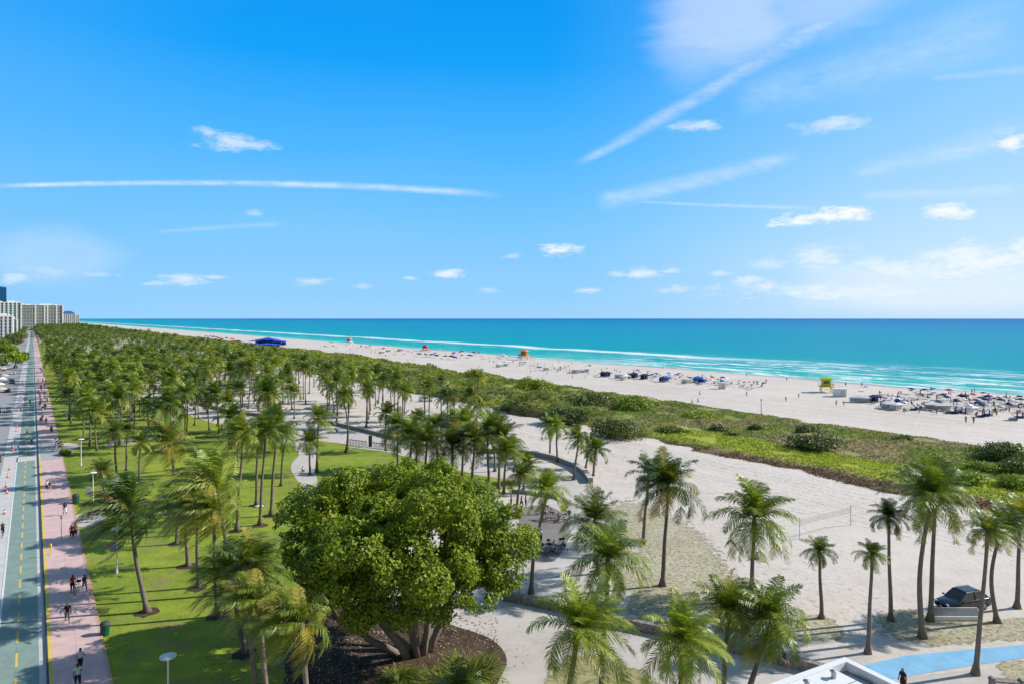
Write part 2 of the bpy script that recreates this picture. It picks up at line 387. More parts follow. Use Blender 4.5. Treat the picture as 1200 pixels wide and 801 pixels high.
# ---- park
lawn = [uv(30,4.72), uv(900,4.72), uv(900,26), gp(120,455), gp(150,467), gp(200,479), gp(250,495), gp(310,508), gp(345,512), gp(395,518), gp(425,524), gp(452,528), gp(500,541), gp(560,556), gp(604,562),
        gp(612,572), gp(560,574), gp(520,600), gp(470,650), gp(440,690), gp(400,712), gp(360,735), gp(345,770), gp(350,801), gp(350,900)]
sheet('lawn', lawn, .010, M['lawn'])
prom = [(604,561),(560,555),(500,540),(452,527),(395,517),(345,511),(310,507),(250,494),(200,478),(150,466),(120,454),(100,440),(130,440),(160,452),(205,464),(258,477),(320,486),(380,491),(420,500),(465,510),(520,522),(600,540),(650,548),(690,565),(712,600),(722,640),(700,690),(650,706),(600,702),(560,690),(575,640),(590,600),(602,576)]
psheet('promenade', prom, .016, M['concrete'])
psheet('path', smooth_poly([(343,513),(366,514),(369,522),(371,534),(369,548),(372,566),(366,585),(356,572),(346,559),(341,549),(343,541),(350,533),(346,526),(341,519)]), .020, M['concrete'])
psheet('path', [(122,518),(162,512),(182,512),(182,516),(150,520),(124,523)], .020, M['concrete'])
psheet('path', [(88,603),(113,598),(125,605),(112,616),(90,617)], .020, M['concrete'])
psheet('path', [(67,520),(80,518),(96,521),(70,535)], .018, M['concrete'])
psheet('brown_plaza', smooth_poly([(612,596),(640,592),(662,604),(668,622),(662,640),(650,656),(628,658),(612,650),(608,620)]), .022, M['paver'])
psheet('walkway', [(470,740),(520,712),(560,690),(600,703),(653,715),(740,736),(832,759),(900,774),(960,789),(985,797),(1010,803),(1030,830),(560,830),(580,801),(592,778),(572,750),(520,738)], .014, M['concrete'])
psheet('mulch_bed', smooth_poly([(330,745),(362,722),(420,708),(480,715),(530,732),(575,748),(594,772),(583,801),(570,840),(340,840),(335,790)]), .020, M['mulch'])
fsheet('dry_lawn', smooth_poly([(632,830),(642,785),(660,768),(690,763),(730,776),(765,790),(800,830)]), .020, M['drygrass'])
fsheet('dry_grass_patch', smooth_poly([(676,700),(700,650),(690,600),(712,584),(745,583),(790,600),(830,625),(858,660),(880,700),(890,735),(870,752),(800,742),(740,728),(700,722)]), .012, M['drysand'])
psheet('path', smooth_poly([(712,690),(738,693),(734,712),(715,722),(694,716),(698,700)]), .020, M['concrete'])
psheet('path', smooth_poly([(728,630),(742,634),(748,645),(742,655),(726,660),(734,648)]), .020, M['concrete'])
fsheet('dry_grass_patch', smooth_poly([(1012,722),(1060,712),(1110,722),(1160,726),(1215,722),(1225,748),(1160,752),(1100,758),(1040,748)]), .016, M['drysand'])
fsheet('dry_grass_patch', smooth_poly([(1165,778),(1200,772),(1230,790),(1190,800)]), .022, M['drysand'])
fsheet('dry_grass_patch', smooth_poly([(925,728),(960,718),(990,733),(985,750),(940,752),(900,748)]), .018, M['drysand'])
psheet('walkway', [(905,769),(960,757),(1010,762),(1015,770),(1040,795),(1230,775),(1260,830),(1020,830),(985,796)], .012, M['concrete'])
psheet('blue_path', [(1012,779),(1060,768),(1130,761),(1215,754),(1225,767),(1140,779),(1080,789),(1032,798),(1018,790)], .018, M['bluepath'])
def track_mat():
    m, t, b = new_mat('tyre_track'); P = t.n('ShaderNodeNewGeometry').outputs['Position']
    t.put(b.inputs['Base Color'], t.mix(t.noise(P, 3, 4), (.43,.375,.33), (.60,.53,.47))); b.inputs['Roughness'].default_value = .95
    t.put(b.inputs['Alpha'], t.m('MULTIPLY', t.sm(t.noise(P, 1.1, 5, .7), .46, .62), .75)); return m
TM = track_mat(); TRR = random.Random(5)
for q in range(13):
    v0 = [93,96,99,103,88,84,170,176,183,190,196,90,200][q]; amp = TRR.uniform(1,3.5); ph = TRR.uniform(0,6); u0 = TRR.uniform(-10,30); sl_ = TRR.uniform(-.02,.02)
    mb = MB()
    for off in (0, 1.7):
        vs = []; n = 90
        for i in range(n+1):
            u = u0+i*3.2; v = v0+amp*math.sin(u/28+ph)+off+sl_*u
            for w in (-.16,.16): vs.append(uv(u, v+w, .004+.0005*q))
        mb.add(vs, [(2*i,2*i+1,2*i+3,2*i+2) for i in range(n)])
    tr_ = mb.build('tyre_track', TM); tr_['kind'] = 'structure'
# ------------------------------------------------------------ palms
WIND = Vector((-1.0, -.25, 0)).normalized()
def crown_arrays(seed, nf, nl, L, lw, wind=.25, old=.12, seg=2, full=1.0):
    r = random.Random(seed); quads = []; tints = []
    rach = MB()
    for i in range(nf):
        q = (i+.5)/nf
        az = i*2.39996+r.uniform(-.3,.3)
        e0 = math.radians(90-118*q**1.3+r.uniform(-14,14)); bend = math.radians(r.uniform(55,110)*(.65+.5*q))
        ln = L*r.uniform(.82,1.08)*(1-.16*(1-q)); n = 10
        p = Vector((0,0,0)); P = [p.copy()]
        h = Vector((math.cos(az), math.sin(az), 0)); tw = r.uniform(-.3,.3)
        for k in range(n):
            t = (k+.5)/n; e = e0-bend*t**1.25
            side = Vector((-h.y, h.x, 0))
            d = h*math.cos(e)+Vector((0,0,1))*math.sin(e)+side*tw*t+WIND*wind*(.3+t*1.2)
            p = p+d.normalized()*(ln/n); P.append(p.copy())
        a = 0.0
        if q > .8 and r.random() < (.6 if old > .1 else .3): a = r.uniform(.3,1)*(1 if old > .1 else .45)
        elif r.random() < old: a = r.uniform(.2,.6)
        elif q < .2: a = -.0
        # a thin flat stem
        for k in range(n):
            w = .035*(1-k/n)+.008; s = Vector((0,0,1)).cross(P[k+1]-P[k]);
            if s.length < 1e-4: s = Vector((1,0,0))
            s.normalize(); s2 = s*w*L/3.6
            quads.append((P[k]-s2, P[k]+s2, P[k+1]+s2*.8, P[k+1]-s2*.8)); tints.append(min(1, .12+a))
        for j in range(nl):
            t = .10+.9*(j+.5)/nl; x = t*n; k = min(int(x), n-1); b0 = P[k].lerp(P[k+1], x-k)
            fw = (P[min(k+1,n)]-P[k]).normalized()
            s = Vector((0,0,1)).cross(fw)
            if s.length < 1e-3: s = Vector((-h.y,h.x,0))
            s.normalize(); upv = fw.cross(s)
            if upv.z < 0: upv = -upv
            ll = ln*.31*(math.sin(math.pi*min(1,(.12+t*.86)))**.55)*r.uniform(.85,1.1)
            for sg in (-1,1):
                dr = (s*sg*math.cos(.55)+fw*(.5+.4*t+r.uniform(-.12,.12))+upv*(.25-.1*t+r.uniform(-.2,.2))).normalized()
                dn = Vector((0,0,-1)); wdt = lw*r.uniform(.8,1.2)
                m1 = b0+(dr+dn*.15).normalized()*ll*.5+WIND*wind*.12*ll
                e1 = m1+(dr+dn*(.35+.25*q+.5*r.random())).normalized()*ll*.5+WIND*wind*.35*ll
                wv = fw*wdt*.5
                quads.append((b0-wv*.7, b0+wv*.7, m1+wv, m1-wv)); quads.append((m1-wv, m1+wv, e1+wv*.25, e1-wv*.25))
                tj = min(1, max(0, a+r.uniform(-.12,.12) if a > 0 else 0)); tints += [tj, min(1,tj+.1 if a>0 else 0)]
    return np.array([[tuple(v) for v in q] for q in quads], dtype=np.float32), np.array(tints, dtype=np.float32)
CROWN = {}
for k in range(7): CROWN['near',k] = np_mesh('crown', *(lambda q,t: (q,4,M['frond'],t))(*crown_arrays(100+k, 33+k%4, 40, 3.9, .07, wind=[.1,.3,.2,.45,.05,.35,.25][k], old=[.02,.05,.03,.08,.0,.05,.16][k])))
for k in range(6): CROWN['mid',k] = np_mesh('crown', *(lambda q,t: (q,4,M['frond'],t))(*crown_arrays(200+k, 25, 18, 3.9, .17, wind=[.1,.3,.2,.4,.15,.25][k], old=.04)))
CROWN['windy',0] = np_mesh('crown', *(lambda q,t: (q,4,M['frond'],t))(*crown_arrays(300, 28, 42, 3.9, .068, wind=.75, old=.06)))
CROWN['windy',1] = np_mesh('crown', *(lambda q,t: (q,4,M['frond'],t))(*crown_arrays(301, 30, 42, 3.9, .068, wind=.7, old=.45)))
CROWN['windy',2] = np_mesh('crown', *(lambda q,t: (q,4,M['frond'],t))(*crown_arrays(303, 28, 42, 3.9, .068, wind=.55, old=.25)))
def trunk_mesh(top, bow, r0=.21, r1=.115, n=9, seg=12):
    b = MB(); top = Vector(top); pts = []; rad = []
    bow = Vector(bow)
    for i in range(seg+1):
        t = i/seg; pts.append(top*t+bow*math.sin(math.pi*t)*1.0 + Vector((.03*math.sin(t*9+top.x), .03*math.cos(t*7), 0)))
        rad.append((r1+(r0-r1)*(1-t)**1.5)+.16*max(0,1-t*14)**1.6*(r0/.21))
    b.tube(pts, rad, n)
    # boot: swollen crownshaft with old leaf bases
    b.tube([top-Vector((0,0,.5)), top-Vector((0,0,.1)), top+Vector((0,0,.35))], [r1*1.05, r1*1.9, r1*1.1], n)
    return b.mesh('trunk', M['trunk'], True)
palms = []
def add_palm(base, top, r, kind='near', k=0, rz=0, bow=(0,0,0), thick=1.0):
    root = empty('coconut_palm', base); t = Vector(top)-Vector(base)
    link('trunk', trunk_mesh(t, bow, .24*thick, .145*thick), root)
    c = link('crown', CROWN[kind,k], root, t+Vector((0,0,.15)), rz, r/3.3)
    palms.append((root, base)); return root
# measured palms: base px, crown-shaft px, crown radius px, crown type, index, bow, label
PALMS = [
 (1017,765,1022,652,17,'near',0,0,'short palm with small crown, leftmost of the palms near the black car'),
 (1044,727,1041,608,20,'near',1,0,'thin straight palm with small crown, left of the twin palms by the car'),
 (1081,747,1092,585,42,'near',2,-8,'tall thick palm with curving trunk, front one of the twin pair left of the car'),
 (1090,727,1096,582,36,'near',4,0,'straight palm directly behind the curving twin, its foot touching the car front'),
 (1143,790,1158,626,25,'near',3,0,'palm whose trunk foot stands below the blue path at lower right'),
 (1169,729,1173,622,27,'near',5,-9,'bowed palm just right of the black car'),
 (1192,712,1195,612,28,'near',6,0,'rightmost palm in view with thick flared foot on the sand'),
 (880,702,884,612,45,'near',4,0,'large dense palm standing alone on the sand left of the volleyball net'),
 (963,724,960,648,18,'near',0,0,'small palm with round crown just below the volleyball net'),
 (753,637,760,558,25,'near',5,0,'slim palm behind the tall one over the dry grass patch, crown partly hidden'),
 (776,686,783,572,38,'near',6,0,'tall palm in the dry grass patch with wide drooping crown'),
 (703,830,713,660,50,'near',0,0,'very tall palm in the bottom centre with trunk down to the frame edge'),
 (655,880,677,742,60,'near',5,0,'wide palm with drooping fronds leaning right, left of the tall bottom centre palm'),
 (622,695,642,578,27,'near',1,-4,'slender leaning palm just right of the big leafy tree'),
 (700,672,697,612,34,'near',2,0,'palm rising beside the brown plaza with feathery crown'),
 (796,885,799,757,54,'near',4,0,'dark bushy palm in front of the stone wall at bottom'),
 (846,842,853,720,44,'near',6,0,'palm with some dry brown fronds in front of the stone wall'),
 (868,850,905,732,52,'near',1,-4,'leaning palm with curved grey trunk before the stone wall'),
 (605,597,610,558,19,'near',3,0,'slim palm at the far edge of the plaza, right of the leafy tree'),
 (613,577,615,548,18,'mid',1,0,'slim palm behind another at far edge of the plaza'),
 (644,533,646,500,15,'mid',0,0,'thin palm on the sand beside the curved grey wall, left of two'),
 (653,541,652,501,15,'mid',2,0,'thin palm on the sand beside the curved grey wall, right of two'),
 (672,562,678,515,16,'mid',3,0,'leaning palm behind the curved grey wall'),
 (695,557,698,528,17,'mid',4,0,'small palm with spreading crown right of the curved grey wall'),
 (686,548,692,520,13,'mid',1,0,'small leaning palm crossing the curved grey wall'),
 (517,492,517,447,8,'mid',0,0,'tall skinny palm on the sand before the dune, left of a close pair'),
 (524,491,526,455,8,'mid',2,0,'tall skinny palm on the sand before the dune, right of a close pair'),
 (498,492,497,446,10,'mid',3,0,'skinny palm left of the close pair before the dune'),
 (558,495,560,474,16,'mid',4,0,'dark drooping palm at the sand edge under the green dune'),
 (472,486,472,444,10,'mid',5,0,'skinny palm at the dune foot right of centre left'),
 (462,487,463,438,10,'mid',1,0,'tall skinny palm with crown against the beach sand'),
 (448,487,449,446,10,'mid',2,0,'skinny palm near the dune foot, third of a row'),
 (452,528,452,486,15,'mid',3,0,'isolated palm in front of the row of share bikes'),
 (429,500,431,456,11,'mid',0,0,'skinny palm behind the share bike kiosk'),
 (407,526,409,466,13,'mid',4,0,'taller of two palms beside the share bikes, left end'),
 (405,530,402,466,12,'mid',5,4,'bowed palm beside the share bikes, left end'),
 (363,556,363,520,17,'near',1,0,'yellowish palm on the bulb shaped path, left of pair'),
 (371,553,373,490,17,'near',5,0,'taller palm on the bulb shaped path, right of pair'),
 (173,717,154,604,46,'windy',0,-3,'windswept palm with leaning trunk beside the lamp with banner'),
 (124,585,119,553,15,'near',3,0,'small windswept palm behind the lamp with white sign'),
 (206,637,211,588,24,'windy',0,0,'short stout palm with flared foot on the lawn, behind the windswept group'),
 (220,663,217,602,33,'windy',1,0,'yellow fronded palm with thick foot on the lawn, left of its group'),
 (232,688,231,604,30,'windy',2,0,'thin palm on the lawn beside the yellow fronded one'),
 (254,722,250,602,32,'windy',1,0,'palm with yellow dead fronds and trunk foot in shade'),
 (269,696,256,582,52,'windy',0,3,'tallest windswept palm of the lawn group with wide dense crown'),
 (277,622,285,512,26,'near',3,0,'dark crowned slim palm on the lawn, left of the tall row'),
 (300,592,302,515,22,'near',5,0,'slim straight palm on the lawn between taller ones'),
 (304,615,311,508,22,'near',1,0,'pale trunk palm next to the lawn lamp before the leafy tree'),
 (317,604,324,504,26,'near',2,0,'slim palm just left of the big leafy tree'),
 (329,569,333,512,17,'near',6,0,'slim palm on the lawn behind the leafy tree, next to the white path'),
 (279,547,279,512,13,'mid',1,0,'slender palm in mid lawn behind the dark crowned one'),
 (163,566,164,520,14,'mid',0,0,'slim palm on the far lawn, right of three by the pale path'),
 (148,551,149,505,13,'mid',5,0,'slim palm on the far lawn, middle of three by the pale path'),
 (137,567,134,508,15,'near',0,0,'slim palm on the far lawn, left of three by the pale path'),
 (204,556,200,520,32,'windy',2,0,'bushy palm with dark dense crown and leaning trunk, mid lawn'),
 (288,765,279,680,45,'windy',0,-5,'shaded palm with grey leaning trunk left of the mulch bed'),
 (320,890,303,708,44,'windy',1,0,'palm with yellow lower fronds and trunk down to the bottom edge'),
 (369,905,353,735,52,'windy',1,0,'palm with hanging yellow fronds in front of the dark mulch bed'),
 (466,549,466,503,22,'near',3,0,'bushy palm at the left end of the cluster behind the leafy tree'),
 (480,566,482,512,24,'near',1,0,'bushy palm second from the left in the cluster behind the leafy tree'),
 (497,574,500,520,25,'near',5,0,'dark bushy palm low in the cluster behind the leafy tree'),
 (513,560,512,503,22,'near',0,0,'upright palm rising in the middle of the cluster behind the leafy tree'),
 (528,577,530,524,26,'near',6,0,'wide palm at the front of the cluster behind the leafy tree'),
 (541,560,545,497,20,'near',4,0,'tallest palm of the cluster behind the leafy tree'),
 (552,577,556,520,25,'near',3,0,'broad palm front right of the cluster behind the leafy tree'),
 (573,570,571,507,24,'near',1,0,'palm with thin bare trunk at the right of the cluster, above pale path'),
 (584,572,587,515,24,'near',2,0,'palm with thin trunk, second from right end of the cluster'),
 (590,578,593,530,20,'near',5,0,'short palm at the right end of the cluster by the plaza'),
 (530,553,531,496,17,'mid',2,0,'rear palm showing over the middle of the cluster'),
 (580,552,578,497,16,'mid',0,0,'rear palm showing over the right of the cluster'),
 (488,546,489,494,15,'mid',4,0,'rear palm showing over the left of the cluster'),
 (300,835,290,668,44,'near',3,0,'bushy green palm tucked behind the yellow fronded palms, before the leafy tree'),
]
for i, (bx, by, tx, ty, r, kd, k, bow, lab) in enumerate(PALMS):
    b = gp(bx, by); D = b.y; s = FPX/D
    top = Vector(((tx-600)/s, D, zat(ty, D)))
    o = add_palm(b, top, r/s*(1.08 if r > 41 and by > 780 else 1.2), kd, k, random.uniform(0,6.28) if kd != 'windy' else random.uniform(-.3,.3), (bow/s,0,0), .62+.38*min(1, r/s/3.1))
    pass
    tag(o, lab, 'palm tree', 'coconut palms of the park')
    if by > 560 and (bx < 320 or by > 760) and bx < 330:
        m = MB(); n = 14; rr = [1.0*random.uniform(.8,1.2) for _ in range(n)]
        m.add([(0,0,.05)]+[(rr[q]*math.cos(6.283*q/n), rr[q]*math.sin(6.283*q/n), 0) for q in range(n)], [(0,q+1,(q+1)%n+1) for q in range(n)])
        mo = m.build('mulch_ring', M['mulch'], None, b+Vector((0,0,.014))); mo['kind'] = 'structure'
# filler palms over the park behind
open_areas = [[(335,508),(395,512),(380,560),(330,570)], [(60,535),(128,535),(128,801),(60,801)], [(0,380),(48,380),(62,500),(120,790),(0,801)]]
TR = []
for k in range(10):
    h = [7.5,8.5,9.5,10.2,9,11,8,10,9.7,7][k]; t = Vector((random.uniform(-.9,.5), random.uniform(-.6,.6), h))
    TR.append((t, trunk_mesh(t, (random.uniform(-.3,.3),0,0), .19, .12, 6, 8)))
pos = [to_uv(p) for _, p in palms]; fill = []
tries = 0
NF = 222
R2 = random.Random(11)
while len(fill) < NF and tries < 60000:
    tries += 1
    v = R2.uniform(7, 88); u = R2.uniform(88, 330)
    p = uv(u, v); px, py = scr(p)
    if px < -20 or px > 560: continue
    if py > (532 if 95 < px < 345 else 505) and px > 66: continue            # only measured palms in the near lawn
    if v > 36 and R2.random() < .35: continue
    if any(inpoly(px, py, a) for a in open_areas): continue
    if inpoly(px, py, [(150,466),(205,464),(258,477),(320,486),(380,491),(465,510),(452,528),(395,518),(310,508),(250,496),(200,479)]) and R2.random() < .8: continue
    md = 4.2 if u > 170 else 5.0
    if any((u-a)**2+(v-b)**2 < md*md for a, b in pos): continue
    pos.append((u, v)); fill.append((u, v))
rowname = ['nearest rows', 'near rows', 'middle rows', 'rear middle rows', 'rear rows']
for i, (u, v) in enumerate(fill):
    p = uv(u, v); root = empty('coconut_palm', p); k = R2.randrange(10); t, me = TR[k]; rz = R2.uniform(-.5,.5)
    sc = R2.uniform(.75, 1.2)
    link('trunk', me, root, (0,0,0), rz, (1,1,sc))
    tp = Matrix.Rotation(rz, 3, 'Z') @ Vector((t.x, t.y, t.z*sc))
    ck = R2.randrange(6); link('crown', CROWN['mid',ck], root, tp+Vector((0,0,.15)), R2.uniform(0,6.28) if ck in (0,4) else R2.uniform(-.5,.5), R2.uniform(.85,1.15))
    sd = 'left leaning' if tp.x < -.35 else ('upright' if tp.x < .25 else 'right leaning')
    where = rowname[min(4, max(0, int((p.y-100)/45)))]
    side = 'beside the street' if v < 20 else ('over the lawn' if v < 36 else ('over the promenade' if v < 60 else 'near the dune'))
    rank(o=root, what=f'{sd} palm {side},', where=where, cat='palm tree', group='coconut palms of the park')
# far grove: hundreds more, one mass
def far_grove():
    base = []
    for k in range(4):
        q, t = crown_arrays(400+k, 14, 6, 4.0, .42, wind=.25, old=.1); base.append((q, t))
    Q = []; T = []; n = 0
    for i in range(780):
        v = R2.uniform(6, 96); u = 325+1500*R2.random()**1.5
        if u > 900 and v > 96: continue
        p = uv(u, v); q, t = base[R2.randrange(4)]; h = R2.uniform(6, 12); s = R2.uniform(.85,1.25)*(1+max(0,u-700)/1500)
        a = R2.uniform(-.6,.6)+(R2.randrange(4)*1.57 if i % 2 else 0); ca, sa = math.cos(a)*s, math.sin(a)*s
        w = q.copy(); x = q[...,0]*ca-q[...,1]*sa; y = q[...,0]*sa+q[...,1]*ca
        w[...,0] = x+p.x; w[...,1] = y+p.y; w[...,2] = q[...,2]*s+h
        Q.append(w); T.append(t)
        for dx, dy in ((.13,0),(0,.13)):
            Q.append(np.array([[(p.x-dx,p.y-dy,0),(p.x+dx,p.y+dy,0),(p.x+dx,p.y+dy,h),(p.x-dx,p.y-dy,h)]], dtype=np.float32)); T.append(np.array([.9], dtype=np.float32))
    o = link('distant_palm_grove', np_mesh('distant_palm_grove', np.concatenate(Q), 4, M['frond'], np.concatenate(T)))
    tag(o, 'dense mass of distant coconut palms stretching along the street to the towers', 'palm grove', kind='stuff')
far_grove()
# ------------------------------------------------------------ leafy masses
def leaf_quads(P, N, size, r, jitter=.7):
    """P (n,3) centres, N (n,3) outward normals -> quads"""
    n = len(P); d = N+r.normal(0, jitter, (n,3)); d /= np.linalg.norm(d, axis=1, keepdims=True)
    a = np.cross(d, r.normal(0, 1, (n,3))); a /= np.linalg.norm(a, axis=1, keepdims=True); b = np.cross(d, a)
    s = (size*r.uniform(.6, 1.3, n))[:,None]
    return np.stack([P-a*s*.5-b*s*.12, P+a*s*.05-b*s*.45, P+a*s*.55, P+a*s*.05+b*s*.45], axis=1)
def leafy(lobes, n, size, r, shell=.35, jitter=.6):
    tot = sum(l[3]*l[4] for l in lobes); Ps = []; Ns = []
    for (x, y, z, rx, rz_) in lobes:
        k = int(n*rx*rz_/tot); d = r.normal(0, 1, (k,3)); d /= np.linalg.norm(d, axis=1, keepdims=True)
        rad = 1-shell*r.random(k)**1.5
        bump = 1+.13*np.sin(d[:,0]*7+x)*np.sin(d[:,1]*6+y)+.08*np.sin(d[:,2]*11+z)
        p = d*(rad*bump)[:,None]*np.array([rx, rx, rz_])+np.array([x,y,z]); Ps.append(p); Ns.append(d)
    return np.concatenate(Ps), np.concatenate(Ns)
# the big tree
def big_tree():
    r = np.random.default_rng(5); base = gp(488, 765); bx, by = base.x, base.y
    root = empty('leafy_tree', base)
    tag(root, 'huge round leafy tree with several pale trunks in the dark mulch bed', 'tree')
    cx, cy, cz = -8.4-bx, 54.0-by, 9.2
    lobes = []
    rr = random.Random(3)
    for i in range(48):
        q = 1-1.72*(i+.5)/48; a = i*2.39996; h = math.sqrt(max(0, 1-q*q))
        k = rr.uniform(.60,.95)
        x = cx+math.cos(a)*h*9.0*k; y = cy+math.sin(a)*h*8.0*k; z = cz+q*5.2*k
        lobes.append((x, y, z, rr.uniform(1.2,2.4), rr.uniform(1.0,1.7)))
    # drooping left skirt
    for (px, py, D, s) in ((358,640,49,1.9),(376,665,47,1.9),(350,612,51,1.8),(390,690,47,1.9),(430,705,48,1.7),(470,715,49,1.6),(515,708,49,1.7),(410,640,46,2.2),(445,670,46,2.0),(500,680,46,2.0),(560,690,48,1.9),(590,670,50,1.8),(604,640,52,2.0),(372,702,48,1.4),(420,722,47,1.4)):
        lobes.append(((px-600)*D/800-bx, D-by, zat(py, D), s, s*.8))
    for i in range(34):
        q = .95-1.25*rr.random(); a = rr.uniform(0,6.28); h = math.sqrt(max(0,1-q*q)); k = rr.uniform(.98,1.12); s = rr.uniform(.5,1.1)
        lobes.append((cx+math.cos(a)*h*9.0*k, cy+math.sin(a)*h*8.0*k, cz+q*5.0*k, s, s*.8))
    P, N = leafy(lobes, 175000, .3, r, .45)
    keep = (P[:,2] > 2.6) & (np.array([noise.noise(Vector(p)*.62) for p in P]) < .24); P, N = P[keep], N[keep]
    N = N+np.array([0,0,.3])
    Q = leaf_quads(P, N, .215, r, .6)
    tint = np.clip(r.normal(.03, .16, len(Q)), 0, 1)
    link('crown', np_mesh('crown', Q, 4, M['seagrape'], tint), root)
    # inner twigs that close the heart of the crown
    t = MB()
    stems = [((-.3,.2), (-3.8,-1.2,4.6)), ((-1.0,-.3), (-6.3,-2.0,3.9)), ((-.2,.5), (-1.8,2.5,5.5)), ((.5,-.1), (1.2,-1.4,5.6)), ((.9,.3), (3.2,.8,5.6)), ((.1,-.4), (.1,-2.5,5.8)), ((-.9,.3), (-5.0,2.2,5)), ((.6,.5), (2.2,3.6,6)), ((-.6,-.6),(-2.6,-3.0,4.8))]
    for (dx, dy), e in stems:
        e = Vector(e); s = Vector((dx,dy,-.1)); mid = s.lerp(e, .45)+Vector((rr.uniform(-.3,.3), rr.uniform(-.3,.3), -.35))
        t.tube([s, s.lerp(mid,.5)+Vector((0,0,.1)), mid, mid.lerp(e,.6)+Vector((0,0,.15)), e], [.36,.28,.25,.19,.13], 8)
        for k in range(4):
            e2 = e+Vector((rr.uniform(-2.2,2.2), rr.uniform(-2.2,2.2), rr.uniform(1.2,3.8)))
            t.tube([mid.lerp(e,.75), mid.lerp(e2,.6)+Vector((0,0,.3)), e2], [.12,.09,.04], 6)
    t.build('trunk', M['bark'], root, smooth=True)
big_tree()
def shrub(name, loc, rx, rz_, n, size, mat, label, cat='shrub', group=None, seed=1, lob=7, stems=True):
    r = np.random.default_rng(seed); rr = random.Random(seed); root = empty(name, loc); L = []
    for i in range(lob):
        a = rr.uniform(0,6.28); q = rr.uniform(0,.62)*rx; L.append((math.cos(a)*q, math.sin(a)*q*.7, rz_*rr.uniform(.3,.62), rx*rr.uniform(.3,.48), rz_*rr.uniform(.34,.5)))
    P, N = leafy(L, n, size, r, .45); k = P[:,2] > .02; P, N = P[k], N[k]
    link('foliage', np_mesh('foliage', leaf_quads(P, N+np.array([0,0,.4]), size, r, .6), 4, mat, np.clip(r.normal(.05,.15,len(P)),0,1)), root)
    t = MB()
    for i in range(5): a = i*1.3; t.tube([(0,0,0), (math.cos(a)*rx*.25, math.sin(a)*rx*.2, rz_*.3), (math.cos(a)*rx*.45, math.sin(a)*rx*.3, rz_*.65)], [.09,.06,.03], 5)
    t.build('stem', M['bark'], root)
    tag(root, label, cat, group); return root
def tree(name, loc, h, rx, rz_, n, size, mat, label, group, seed):
    r = np.random.default_rng(seed); rr = random.Random(seed); root = empty(name, loc); L = []
    for i in range(14):
        q = 1-1.6*(i+.5)/14; a = i*2.4; s = math.sqrt(1-q*q)*.62; L.append((math.cos(a)*s*rx, math.sin(a)*s*rx, h-rz_+q*rz_*.62, rx*rr.uniform(.3,.5), rz_*rr.uniform(.3,.5)))
    P, N = leafy(L, n, size, r, .5)
    link('crown', np_mesh('crown', leaf_quads(P, N+np.array([0,0,.4]), size, r, .6), 4, mat, np.clip(r.normal(.05,.12,len(P)),0,1)), root)
    t = MB(); t.tube([(0,0,0),(.1,0,(h-rz_*1.5)*.6),(0,.1,h-rz_)], [.35,.25,.18], 7)
    for i in range(4): a = i*1.57+.4; t.tube([(0,0,h-rz_*1.6),(math.cos(a)*rx*.45, math.sin(a)*rx*.45, h-rz_*.8)], [.16,.07], 6)
    t.build('trunk', M['bark'], root); tag(root, label, 'tree', group); return root
# ---- dune vegetation
def dune_h(u, v):
    """height of the dune scrub; zero at its edges"""
    a = edge_land(u); b = edge_sea(u)
    if v <= a or v >= b: return -1
    e = min((v-a)/5.0, (b-v)/9.0, 1.0)
    n = noise.noise(Vector((u*.045, v*.06, 3))); n2 = noise.noise(Vector((u*.16, v*.2, 9))); n3 = noise.noise(Vector((u*.6, v*.6, 1)))
    far = min(1, max(0, (u-95)/60))
    if u > 350: far *= max(.45, 1-(u-350)/500)
    return max(.12, (.5+1.7*far+(3.2*far+.4)*n+.9*n2*(0.5+far)+.4*n3))*math.sqrt(max(0,e))
def edge_land(u): return 107+4*noise.noise(Vector((u*.03, 0, 0)))+2.2*noise.noise(Vector((u*.2, 0, 5)))+(2 if u > 90 else 0)
def edge_sea(u):
    b = (161 if u > 110 else 161-(110-u)*.06)+5*noise.noise(Vector((u*.02, 7, 0)))+3.0*noise.noise(Vector((u*.15, 7, 5)))
    return b+min(16, max(0, (u-230)*.08))
